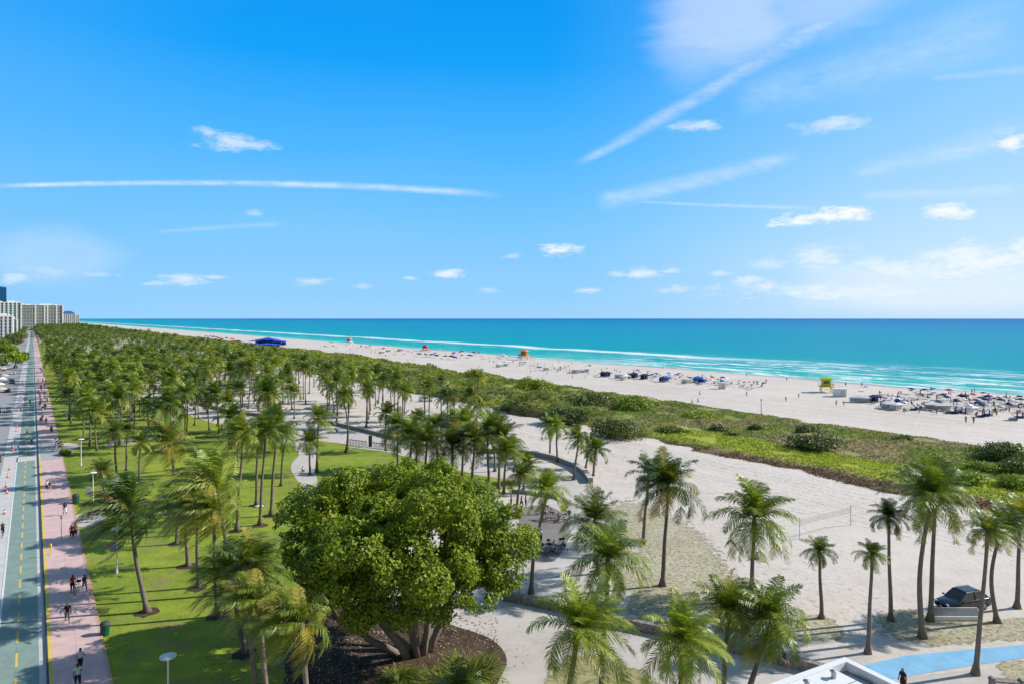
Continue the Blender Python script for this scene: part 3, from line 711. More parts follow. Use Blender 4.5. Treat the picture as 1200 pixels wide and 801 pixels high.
def dune_mat(leaf):
    m, t, b = new_mat('dune_leaf' if leaf else 'dune_ground'); P = t.n('ShaderNodeNewGeometry').outputs['Position']
    rot = t.n('ShaderNodeVectorRotate', rotation_type='Z_AXIS'); t.put(rot.inputs['Vector'], P); rot.inputs['Angle'].default_value = -(math.pi/2+A)
    s = t.n('ShaderNodeSeparateXYZ'); t.put(s.inputs[0], rot.outputs[0])    # x ~ u, y ~ -v
    v = t.m('MULTIPLY', s.outputs[1], -1.0); u = s.outputs[0]
    n = t.noise(P, .055, 4, .6); n2 = t.noise(P, .35, 5, .65); n3 = t.noise(P, 2.2, 4, .6)
    bright = (.50,.58,.04); olive = (.33,.35,.10); tan = (.50,.40,.22); brown = (.24,.14,.09); dark = (.09,.14,.03); mid = (.24,.36,.05)
    c = t.mix(t.sm(n2, .4, .62), olive, mid)
    c = t.mix(t.m('MULTIPLY', t.sm(t.noise(P, .09, 3), .46, .56), t.sm(u, 100, 230, .15, .75)), c, bright)
    nearf = t.sm(u, 150, 80)
    c = t.mix(t.m('MULTIPLY', t.m('MULTIPLY', t.sm(n, .43, .53), t.m('ADD', t.m('MULTIPLY', nearf, .7), .3)), .85), c, tan)
    c = t.mix(t.m('MULTIPLY', t.sm(n2, .56, .68), .5), c, dark)
    lime = t.m('MULTIPLY', t.m('MULTIPLY', t.sm(t.m('ABSOLUTE', t.m('SUBTRACT', t.m('ADD', v, t.m('MULTIPLY', n, 12)), 124)), 9, 4), t.sm(u, 118, 100)), t.sm(n2, .30, .42))
    c = t.mix(t.m('MULTIPLY', lime, .9), c, bright)
    edge = t.m('ADD', v, t.m('MULTIPLY', n2, 4))
    c = t.mix(t.m('MULTIPLY', t.sm(edge, 113.5, 110.5), t.sm(u, 170, 110, .35, .95)), c, brown)  # landward strip: reddish-brown plants, with the shade among them painted into the colour
    if leaf:
        ri = t.n('ShaderNodeNewGeometry').outputs['Random Per Island']
        c = t.mix(t.m('MULTIPLY', ri, .6), c, t.mix(1.0, c, (.45,.5,.5), 'MULTIPLY'))
    else: c = t.mix(t.m('MULTIPLY', n3, .5), c, tuple(x*.4 for x in olive))
    t.put(b.inputs['Base Color'], t.mix(1.0, c, (.82,.82,.82), 'MULTIPLY')); b.inputs['Roughness'].default_value = .8; b.inputs['Specular IOR Level'].default_value = .15
    if leaf:
        tr = t.n('ShaderNodeBsdfTranslucent'); t.put(tr.inputs[0], c); mx = t.n('ShaderNodeMixShader'); mx.inputs[0].default_value = .3
        nt = t.nt; nt.links.new(b.outputs[0], mx.inputs[1]); nt.links.new(tr.outputs[0], mx.inputs[2]); nt.links.new(mx.outputs[0], nt.nodes['Material Output'].inputs[0])
    return m
def dune():
    us = list(np.arange(20, 260, 1.0))+list(np.arange(260, 700, 3.0))+list(np.arange(700, 3600, 25.0)); nv = 56
    vs = []; fs = []
    for i, u in enumerate(us):
        a = edge_land(u); b = edge_sea(u)
        for j in range(nv+1):
            v = a+(b-a)*j/nv; h = max(0, dune_h(u, v)) if 0 < j < nv else -.03; p = uv(u, v, h*.85); vs.append(p)
    w = nv+1
    for i in range(len(us)-1):
        for j in range(nv): fs.append((i*w+j, (i+1)*w+j, (i+1)*w+j+1, i*w+j+1))
    m = MB(); m.add(vs, fs); o = m.build('dune_ground', dune_mat(False), smooth=True); o['kind'] = 'structure'
    r = np.random.default_rng(9); P = []; S = []
    R = random.Random(4)
    for (u0, u1, n, sz) in ((25, 130, 66000, .30), (130, 260, 46000, .5), (260, 520, 26000, .95), (520, 1200, 14000, 2.0), (1200, 3600, 6000, 5.0)):
        for i in range(n):
            u = u0+(u1-u0)*R.random(); a = edge_land(u)-.3; b = edge_sea(u)+.4; v = a+(b-a)*R.random()
            h = dune_h(u, v)
            if u < 300 and noise.noise(Vector((u*.11, v*.16, 21))) > .34: continue
            p = uv(u, v, max(0, h)*.85+R.random()*min(sz*.7, .8)); P.append(p); S.append(sz)
    P = np.array([tuple(p) for p in P]); N = np.zeros_like(P); N[:,2] = 1
    Q = leaf_quads(P, N, np.array(S), r, .9)
    o = link('dune_scrub', np_mesh('dune_scrub', Q, 4, dune_mat(True))); tag(o, 'low green and tan dune scrub between the sand and the beach', 'dune plants', kind='stuff')
dune()
SHRUBS = [ # px, py, rx, rz, leaf mat, label
 (958,527,7.2,3.4,'scrub','big dark green bush in the dune scrub, centre right'),
 (1172,540,7.5,3.6,'scrub','big dark bush at the right edge of the dune scrub'),
 (722,512,8.5,4.4,'scrub','dark brownish bush at the dune foot above the curved grey wall'),
 (660,497,8.0,4.0,'scrub','olive green bush mound behind the palms by the curved wall'),
 (738,484,7.0,4.6,'scrub2','bright green mound shrub at the beach side of the dune'),
 (632,463,10.0,6.0,'scrub2','highest bright green mound on the dune, left of centre right'),
 (690,480,9.5,5.0,'scrub','olive shrub between the two bright green dune mounds'),
 (815,492,6.0,2.2,'scrub2','low green shrub on the seaward dune edge, left of the sign post'),
 (612,482,8.0,3.8,'scrub','dark shrub under the highest bright green mound'),
 (1080,560,3.6,2.4,'scrub','brown green shrub behind the tall twin palms'),
 (1130,568,4.0,2.2,'scrub2','yellow green shrub right of the tall twin palms'),
 (1190,575,4.2,2.6,'scrub2','bright shrub behind the rightmost palms'),
 (1150,552,4.5,1.8,'scrub2','low bright shrub in front of the right edge bush'),
 (790,508,4.5,1.8,'scrub','small olive shrub above the brown dune edge'),
 (548,455,8.0,3.0,'scrub2','bright green bush on the dune behind the skinny palms'),
 (1200,556,4.5,3.2,'scrub','grey green bush cut by the right picture edge'),
]
for i, (px, py, rx, rz_, mt, lab) in enumerate(SHRUBS):
    g = gp(px, py); shrub('dune_shrub', g, rx, rz_, int(900+rx*rx*80), .34 if py > 500 else .5, M[mt], lab, 'shrub', 'bushes on the dune', 20+i, lob=12)
DR = random.Random(77)
for i in range(46):
    u = DR.uniform(60, 420); v = DR.uniform(114, 152); g = uv(u, v); px, py = scr(g)
    if not (0 < px < 1230) or any(abs(px-q[0]) < 22 and abs(py-q[1]) < 12 for q in SHRUBS): continue
    if u < 120 and i % 2: continue
    rx = DR.uniform(2.2, 5.5) if u < 140 else DR.uniform(4,8); o = shrub('dune_shrub', g, rx, rx*.5, int(500+rx*rx*40), .4 if u < 160 else .7, M['scrub' if i%3 else 'scrub2'], 'x', 'shrub', None, 200+i, lob=8)
    rank(o, 'dark dune bush' if i%3 else 'light green dune bush', 'in the nearer scrub' if u < 160 else ('in the middle scrub' if u < 270 else 'in the far scrub'), 'shrub', 'bushes on the dune')
shrub('round_hedge', gp(74,533), 1.6, 1.4, 1500, .2, M['scrub2'], 'small rounded hedge beside the sidewalk crossing', 'hedge', seed=71)
# leaf litter under the big tree
def litter():
    r = np.random.default_rng(3); R = random.Random(3); P = []
    while len(P) < 2600:
        px, py = R.uniform(200, 620), R.uniform(700, 830)
        if px > 585 and R.random() < .93 or (px-450)**2/150**2+(py-765)**2/60**2 > 1+R.random()*1.2: continue
        g = gp(px, py); P.append((g.x, g.y, .035+R.random()*.03))
    P = np.array(P); N = np.zeros_like(P); N[:,2] = 1
    o = link('fallen_leaves', np_mesh('fallen_leaves', leaf_quads(P, N, .17, r, .35), 4, simple('dry_leaf', (.42,.31,.16), .7, .5, 9))); tag(o, 'fallen dry leaves scattered over the mulch and grass under the leafy tree', 'leaves', kind='stuff')
litter()
# strappy plants at bottom
def strap_plant(loc, n, L, label, seed, w=.07):
    R = random.Random(seed); Q = []
    for i in range(n):
        a = R.uniform(0,6.28); rr = R.random()*.5*L; b = Vector((math.cos(a)*rr, math.sin(a)*rr, 0)); h = Vector((math.cos(a+R.uniform(-.6,.6)), math.sin(a+R.uniform(-.6,.6)), 0)); e = R.uniform(.7,1.45); p = b
        l = L*R.uniform(.6,1.1); s = Vector((-h.y,h.x,0))*w
        for k in range(4):
            e2 = e-.42*k*R.uniform(.8,1.2); q = p+(h*math.cos(e2)+Vector((0,0,1))*math.sin(e2))*l/4; f0 = 1-k*.2; f1 = 1-(k+1)*.23
            Q.append((p-s*f0, p+s*f0, q+s*f1, q-s*f1)); p = q
    o = link('strap_plant', np_mesh('strap_plant', np.array([[tuple(v) for v in q] for q in Q]), 4, M['strap'], np.random.default_rng(seed).uniform(0,.3,len(Q))), None, loc)
    tag(o, label, 'plant'); return o
strap_plant(gp(552,800), 420, 2.6, 'clump of long arching green leaves at bottom, right of the mulch bed', 1)
strap_plant(gp(520,808), 300, 2.2, 'clump of arching leaves cut by bottom edge, middle of the three', 2)
strap_plant(gp(468,803), 420, 1.7, 'pale green grassy clump in front of the leafy tree trunks', 3, .05)
pk = add_palm(gp(535,845), gp(536,845)+Vector((0,0,1.0)), 2.6, 'near', 4, 1.0); tag(pk, 'young low palm with fronds at the ground, bottom edge below leafy tree', 'palm tree', 'coconut palms of the park')
# street trees on the inland side
for i, (px, py, h, rx, mt, lab) in enumerate([(18,432,9.5,6.5,'scrub2','bright yellow green street tree on the inland side of the road'),
        (-6,436,9,6,'scrub','darker street tree cut by the left picture edge'), (8,420,10,7,'scrub2','green street tree behind the bright one on the inland side'),
        (14,409,11,9,'scrub','far street tree in front of the white hotel'), (22,402,12,9,'scrub','farthest round street tree on the inland side'), (-4,414,12,8,'scrub2','tall street tree at the left edge below the white hotel')]):
    tree('street_tree', gp(px, py), h, rx, h*.38, 3200, .8, M[mt], lab, 'street trees on the inland side', 60+i)
# distant woods
def woods():
    r = np.random.default_rng(21); P = []; S = []; R = random.Random(8)
    for i in range(26000):
        u = 1150+3400*R.random()**1.4; v = R.uniform(4, 128)
        if u > 2300: v = R.uniform(-60, 135)
        p = uv(u, v); h = 6.5+4*noise.noise(Vector((u*.03, v*.05, 0)))+2.5*noise.noise(Vector((u*.1, v*.14, 4))); P.append((p.x, p.y, max(1,h)*R.uniform(.55,1.05))); S.append(2.2+u/700)
    for i in range(9000):
        u = 560+2600*R.random(); v = R.uniform(-21,-9) if u > 900 else R.uniform(-21,-14)
        p = uv(u, v); h = 8+4*noise.noise(Vector((u*.04, v*.1, 0))); P.append((p.x, p.y, max(1,h)*R.uniform(.3,1.05))); S.append(2.0)
    P = np.array(P); N = np.zeros_like(P); N[:,2] = 1
    o = link('distant_trees', np_mesh('distant_trees', leaf_quads(P, N, np.array(S), r, .9), 4, M['scrub'])); tag(o, 'far dark green treetops merging at the end of the street', 'trees', kind='stuff')
woods()
# ------------------------------------------------------------ people
def flat(name, c, r=.8): return simple(name, c, r, .12)
SKIN = [flat('skin', c) for c in ((.45,.27,.18), (.33,.18,.11), (.16,.09,.06), (.55,.36,.26))]
HAIR = [flat('hair', c) for c in ((.02,.015,.012), (.10,.05,.025), (.3,.2,.09))]
CLOTH = {'white': flat('cloth_white', (.75,.75,.75)), 'black': flat('cloth_black', (.02,.02,.022)), 'red': flat('cloth_red', (.5,.03,.03)), 'blue': flat('cloth_blue', (.04,.1,.35)),
         'grey': flat('cloth_grey', (.25,.25,.26)), 'pink': flat('cloth_pink', (.65,.22,.33)), 'teal': flat('cloth_teal', (.03,.3,.32)), 'yellow': flat('cloth_yellow', (.7,.5,.07)), 'navy': flat('cloth_navy', (.02,.03,.1))}
def V(x,y,z): return Vector((x,y,z))
def limb(p, a, b, l, side=0): return p+Vector((math.sin(side)*l, math.sin(a)*l*math.cos(side), -math.cos(a)*l*math.cos(side)))
def body_mesh(pose):
    """a figure facing +Y; returns meshes body, shirt, shorts, hair"""
    if pose == 'walk':   hip = .93; lean = .04; leg = [(.42,.16),(-.38,-.62)]; arm = [(-.45,-.1),(.4,.9)]
    elif pose == 'stride': hip = .92; lean = .06; leg = [(.5,.3),(-.3,-.9)]; arm = [(-.6,.3),(.5,1.3)]
    elif pose == 'stand': hip = .95; lean = 0; leg = [(.05,.0),(-.05,-.05)]; arm = [(-.05,.15),(.1,.3)]
    elif pose == 'talk': hip = .95; lean = 0; leg = [(.08,.02),(-.06,-.06)]; arm = [(.2,1.7),(.1,.4)]
    elif pose == 'sit':  hip = .14; lean = -.15; leg = [(2.25,.75),(2.15,.7)]; arm = [(.5,.9),(-.3,.2)]
    elif pose == 'chair': hip = .50; lean = -.06; leg = [(1.5,.1),(1.5,.0)]; arm = [(.4,1.2),(.4,1.1)]
    elif pose == 'lie':  hip = .16; lean = -1.35; leg = [(1.55,1.6),(1.6,1.5)]; arm = [(0.9,1.2),(1.2,1.0)]
    elif pose == 'ride': hip = .98; lean = .35; leg = [(1.25,-.15),(.55,-.25)]; arm = [(1.0,1.25),(1.0,1.25)]
    pel = V(0,0,hip); up = V(0, math.sin(lean), math.cos(lean)); fwd = V(0, math.cos(lean), -math.sin(lean))
    ch = pel+up*.28; sh = pel+up*.47; nk = pel+up*.555; hd = pel+up*.63+fwd*.015; top = pel+up*.77+fwd*.01
    vs = [pel, pel+up*.14, ch, sh, nk, hd, top]; rad = [.135,.125,.15,.12,.055,.085,.075]
    ed = [(0,1),(1,2),(2,3),(3,4),(4,5),(5,6)]; part = ['t','t','t','t','n','h','h']
    for sgi, (sx, l, a) in enumerate(((-1, leg[0], arm[0]), (1, leg[1], arm[1]))):
        hp = pel+V(sx*.095,0,-.03); kn = hp+V(sx*.01, math.sin(l[0])*.43, -math.cos(l[0])*.43); an = kn+V(0, math.sin(l[1])*.42, -math.cos(l[1])*.42)
        if pose == 'lie': toe = an+V(0,.03,.14)
        else: toe = an+V(sx*.02,.15,-.035)
        b = len(vs); vs += [hp, hp.lerp(kn,.5), kn, kn.lerp(an,.4), an, toe]; rad += [.095,.085,.058,.058,.038,.03]; part += ['l','l','k','c','c','f']
        ed += [(0,b),(b,b+1),(b+1,b+2),(b+2,b+3),(b+3,b+4),(b+4,b+5)]
        s = sh+V(sx*.17,0,-.01); el = s+V(sx*.07, math.sin(a[0]+lean)*.28, -math.cos(a[0]+lean)*.28); wr = el+V(sx*.01, math.sin(a[1]+lean)*.25, -math.cos(a[1]+lean)*.25); hn = wr+(wr-el).normalized()*.09
        b = len(vs); vs += [s, el, wr, hn]; rad += [.055,.04,.028,.03]; part += ['s','a','a','a']
        ed += [(3,b),(b,b+1),(b+1,b+2),(b+2,b+3)]
        th = wr+(wr-el).normalized()*.03+V(-sx*.035,.01,0); vs.append(th); rad.append(.012); part.append('a'); ed.append((b+2, b+4))
    me = bpy.data.meshes.new('tmp'); me.from_pydata([tuple(v) for v in vs], ed, []); o = bpy.data.objects.new('tmp', me); C.objects.link(o)
    md = o.modifiers.new('s', 'SKIN'); sk = me.skin_vertices[0].data
    for i, r in enumerate(rad): sk[i].radius = (r, r*(.78 if part[i] == 't' else 1))
    sk[0].use_root = True
    sub = o.modifiers.new('u', 'SUBSURF'); sub.levels = 1; sub.render_levels = 1
    dg = bpy.context.evaluated_depsgraph_get(); ev = o.evaluated_get(dg); m2 = bpy.data.meshes.new_from_object(ev)
    V3 = [v.co.copy() for v in m2.vertices]; NN = [v.normal.copy() for v in m2.vertices]; F = [tuple(p.vertices) for p in m2.polygons]
    bpy.data.objects.remove(o)
    def near(p):
        best = 9; bp = None
        for a, b in ed:
            d = vs[b]-vs[a]; t = max(0, min(1, (p-vs[a]).dot(d)/max(1e-6,d.length_squared))); q = (p-(vs[a]+d*t)).length
            if q < best: best = q; bp = (a, b, t)
        a, b, t = bp; return part[b] if t > .5 else part[a], best
    cls = []
    for f in F:
        c = sum((V3[i] for i in f), Vector())/len(f); cls.append((near(c)[0], c))
    def sub_mesh(sel, off):
        idx = {}; v = []; fs = []
        for f, s in zip(F, sel):
            if not s: continue
            g = []
            for i in f:
                if i not in idx: idx[i] = len(v); v.append(tuple(V3[i]+NN[i]*off))
                g.append(idx[i])
            fs.append(tuple(g))
        return v, fs
    hc = hd
    hairsel = [k == 'h' and ((c-hc).dot(up) > .035 or ((c-hc).dot(fwd) < -.02 and (c-hc).dot(up) > -.04)) for k, c in cls]
    shirt = [k in 'ts' and (c-pel).dot(up) > .04 for k, c in cls]
    short = [(k in 'lk' and True) or (k == 't' and (c-pel).dot(up) <= .06) for k, c in cls]
    # face: eyes, nose, ears as small bumps on the head
    fb = MB(); side = V(1,0,0)
    for sx in (-1,1):
        e = hd+fwd*.076+side*sx*.03+up*.02; fb.box(e, (.016,.01,.008)); er = hd+side*sx*.083; fb.box(er, (.015,.03,.045))
    fb.box(hd+fwd*.09-up*.005, (.018,.025,.03)); fb.box(hd+fwd*.08-up*.045, (.04,.01,.008))
    return dict(body=(V3+[Vector(x) for x in fb.v], F+[tuple(i+len(V3) for i in f) for f in fb.f]), shirt=sub_mesh(shirt, .016), shorts=sub_mesh(short, .02), hair=sub_mesh(hairsel, .022))
POSE = {k: body_mesh(k) for k in ('walk','stride','stand','talk','sit','chair','lie','ride')}
_mc = {}
def pmesh(pose, part, mat):
    key = (pose, part, mat.name)
    if key not in _mc:
        v, f = POSE[pose][part]; m = bpy.data.meshes.new(part); m.from_pydata([tuple(x) for x in v], [], f); m.materials.append(mat)
        m.polygons.foreach_set('use_smooth', [True]*len(f)); _mc[key] = m
    return _mc[key]
def one_mesh(pose, sk, top, bot, hair):
    key = (pose, sk, top, bot, hair)
    if key not in _mc:
        b = MB()
        for i, p in enumerate(('body','shirt','shorts','hair')): b.m = i; v, f = POSE[pose][p]; b.add(v, f)
        _mc[key] = b.mesh('person', [SKIN[sk], CLOTH[top], CLOTH[bot], HAIR[hair]], True)
    return _mc[key]
PR = random.Random(17)
def person(loc, rz, pose, top, bot, label=None, what=None, where=None, group=None, near=True, sk=None, scale=None):
    sk = PR.randrange(4) if sk is None else sk; h = PR.randrange(3); s = scale or PR.uniform(.95,1.06)
    if near:
        r = empty('person', loc, rz, s)
        b = link('body', pmesh(pose, 'body', SKIN[sk]), r); link('shirt', pmesh(pose, 'shirt', CLOTH[top]), b); link('shorts', pmesh(pose, 'shorts', CLOTH[bot]), b); link('hair', pmesh(pose, 'hair', HAIR[h]), b)
    else: r = link('person', one_mesh(pose, sk, top, bot, h), None, loc, rz, s)
    if label: tag(r, label, 'person', group)
    else: rank(r, what, where, 'person', group)
    return r
UPR = A   # facing along the street away from the camera
# ------------------------------------------------------------ bicycles
def make_bike(fc='steel'):
    r = empty('bicycle')
    for x in (-.52,.52):
        w = MB().torus((0,0,0), .33, .022).build('wheel', M['rubber'], r, (x,0,.345), smooth=True)
        h = MB(); h.tube([(0,-.05,0),(0,.05,0)], .03, 6)
        for k in range(8): a = k*math.pi/4; h.tube([(0,0,0),(.32*math.cos(a),0,.32*math.sin(a))], .004, 3)
        h.build('spokes', M['steel'], w)
    f = MB(); bb = V(-.08,0,.28); st = V(-.22,0,.78); hd = V(.33,0,.82)
    for a, b in ((bb,st),(st,hd),(bb,V(.36,0,.66)),(bb,V(-.52,0,.345)),(st,V(-.52,0,.345)),(V(.31,0,.92),V(.52,0,.345))): f.tube([a,b], .018, 6)
    f.box((-.3,0,.66), (.3,.1,.02)); f.build('frame', M[fc], r)
    s = MB(); s.box((-.25,0,.88), (.24,.13,.05), taper=.8); s.tube([(-.22,0,.76),(-.25,0,.86)], .014, 6); s.build('saddle', M['black'], r)
    h = MB(); h.tube([(.22,-.28,1.0),(.32,-.2,1.0),(.31,0,.97),(.32,.2,1.0),(.22,.28,1.0)], .014, 6); h.tube([(.31,0,.9),(.31,0,.98)], .016, 6); h.build('handlebar', M['black'], r)
    b = MB(); b.box((.5,0,.86), (.28,.34,.02)); b.box((.36,0,.94),(.02,.34,.18)); b.box((.64,0,.94),(.02,.34,.18)); b.box((.5,-.17,.94),(.28,.02,.18)); b.box((.5,.17,.94),(.28,.02,.18)); b.build('basket', M['dark'], r)
    return r
bikes = {}
def bike(loc, rz, fc='steel'):
    if fc not in bikes: bikes[fc] = make_bike(fc); o = bikes[fc]
    else: o = copy_tree(bikes[fc])
    o.location = loc; o.rotation_euler = (0,0,rz); return o
# share bike station by the promenade: each bike and the kiosk
for i in range(17):
    px = 409+i*3.35; py = 520.0+i*.45
    if abs(px-434) < 3: continue
    b = bike(gp(px, py), 2.2, 'steel'); rank(b, 'grey share bicycle docked', 'in the row beside the lawn promenade', 'bicycle', 'docked share bicycles')
k = empty('bike_kiosk', gp(434,523)); m = MB(); m.box((0,0,1.15),(.7,.25,2.3)); m.build('housing', M['dark'], k, bevel=.02); m = MB(); m.box((0,-.14,1.5),(.5,.02,.7)); m.build('screen', M['glass'], k)
tag(k, 'tall dark ticket kiosk standing in the row of share bicycles', 'kiosk')
m = MB()
P0 = gp(407,521.5); P1 = gp(466,529); d = (P1-P0); m.box((P0+P1)/2+V(0,-1.5,.06), (d.length,.35,.12), math.atan2(d.y,d.x)); kb = m.build('kerb', M['white']); kb['kind'] = 'structure'
for (px, py, rz) in ((99,612,.3),(106,608,.5),(110,611,.1)): rank(bike(gp(px,py), rz, 'dark'), 'dark bicycle parked on the small concrete pad', 'beside the pink sidewalk', 'bicycle', 'bicycles parked on the small pad')
for i in range(7): rank(bike(uv(160+i*1.7, 4.0+.5*(i%2), .142), 1.1+.2*i, 'dark' if i%2 else 'white'), 'bicycle parked', 'at the grey sidewalk crossing', 'bicycle', 'bicycles at the crossing')
for i in range(16):
    px = (630+PR.uniform(0,38)) if i%2 else (632+PR.uniform(0,30)); py = PR.uniform(601,613) if i%2 else PR.uniform(640,649)
    rank(bike(gp(px,py), PR.uniform(0,3), ['white','dark','steel'][i%3]), ['white','dark','grey'][i%3]+' bicycle on the brown plaza', 'near its far side' if i%2 else 'near its front rim', 'bicycle', 'bicycles on the brown plaza')
# ------------------------------------------------------------ people on the walk, measured feet
WALK = [ # px, py, pose, top, bot, heading(0 away, 1 towards), label
 (79,730,'walk','black','grey',1,'person in a dark top walking alone mid sidewalk, nearest but two'),
 (94,785,'walk','white','black',0,'person in white shirt and black shorts on the pink sidewalk near the bottom'),
 (91,806,'walk','white','navy',0,'person in white cut by the bottom edge on the pink sidewalk'),
 (85,694,'stand','red','black',1,'person in red brown beside the pair with a bicycle on the pink sidewalk'),
 (99,692,'stride','black','grey',1,'person in black at the lawn edge of the pink sidewalk, right of pair'),
 (76,603,'walk','navy','white',0,'person in navy and white mid sidewalk behind the sign pole'),
 (84,631,'stand','red','black',1,'person in red brown at the lawn edge beside the sign pole'),
 (88,630,'talk','yellow','black',0,'person in yellow talking beside the person in red brown'),
 (55,575,'walk','white','black',1,'person in white with dark trousers near the kerb, left of a pair'),
 (58,576,'walk','black','grey',1,'person in black near the kerb, right of a pair'),
 (49,494,'stand','black','black',0,'person in black on the far pink sidewalk before the crossing'),
 (54,497,'walk','navy','grey',1,'person in navy just right of the one in black before the crossing'),
 (60,507,'walk','pink','black',1,'person in pink at the lawn side before the crossing'),
]
for (px, py, pose, tp, bt, hd, lab) in WALK:
    if py < 700 and py > 590 or py > 700: pass
    person(gp(px,py,.14), (UPR if hd == 0 else UPR+math.pi)+PR.uniform(-.3,.3), pose, tp, bt, lab, group='people on the pink sidewalk')
rank(bike(gp(90,694,.14), UPR+1.2, 'steel'), 'grey bicycle held by the pair', 'on the pink sidewalk', 'bicycle', 'bicycle with the pair')
tops = list(CLOTH)
for i in range(46):
    u = PR.uniform(178, 420) if i < 34 else PR.uniform(60,150); 
    if i >= 34: continue
    v = PR.uniform(1.6, 4.3); t = PR.choice(tops); where = 'on the sidewalk past the crossing' if u < 280 else 'on the farthest stretch of sidewalk'
    person(uv(u, v, .14), UPR+PR.choice((0,math.pi)), PR.choice(('walk','stand','stride')), t, PR.choice(('black','grey','navy','white')), what=f'person in {t} top', where=where, group='people on the pink sidewalk', near=False)
# riders in the bike lane
for i, (px, py, t, hd) in enumerate([(35,474,'black',0),(34,436,'grey',0),(32,510,'yellow',1),(37,520,'white',1),(38,408,'red',0),(1,614+10,'black',0)]):
    g = gp(px, py, .01)
    if i == 5: g = gp(3, 628, .01)
    rz = math.atan2(CA,-SA)+(0 if hd == 0 else math.pi)
    b = bike(g, rz, 'dark'); rank(b, f'bicycle ridden by the cyclist in {t}', 'in the green lane', 'bicycle', 'bicycles ridden in the green lane')
    person(g+Matrix.Rotation(rz,3,'Z')@V(-.22,0,-.02), rz-math.pi/2, 'ride', t, 'black', f'cyclist in {t} riding along the green bike lane', group='cyclists in the green lane')
# plaza, promenade, others
for (px, py, pose, t, lab) in [(598+1,594,'stand','white','person in white behind the slim palms at the plaza edge'),(611,595,'walk','blue','person in blue standing between two slim palms by the plaza'),(616,594,'stand','grey','person in grey beside the person in blue by the plaza'),
   (636,602,'stand','black','person in black standing at the left of the plaza bicycles'),(667,607,'chair','navy','person in navy crouched at the right of the plaza bicycles'),(634,636,'stand','white','person in white standing behind the leaning palm on the plaza'),
   (645,607,'sit','white','person in white sitting on the ground among the plaza bicycles'),(655,609,'sit','pink','person in pink sitting on the ground among the plaza bicycles'),(648,645,'sit','white','person in white sitting at the front rim of the plaza'),(659,643,'sit','teal','person in teal sitting at the front rim of the plaza'),
   (719,655,'walk','red','person in red on the curved white path beyond the tall centre palm'),(483,487,'stand','red','person in red on the sand behind the share bikes'),(442,474,'walk','navy','person in navy on the sand left of the skinny palms'),(428,469,'stand','black','person in black on the sand near the dune foot, left'),(395,490,'walk','black','person in black on the promenade by the low wall'),
   (355,552,'sit','white','person in white sitting on the bulb shaped white path'),(369,494,'walk','black','person in black beside the dark low wall in the grove'),(431,496,'sit','black','person in black sitting on the low wall behind the share bikes')]:
    person(gp(px,py,.02), PR.uniform(0,6.28), pose, t, PR.choice(('black','grey','navy')), lab, group='people around the plaza and promenade')
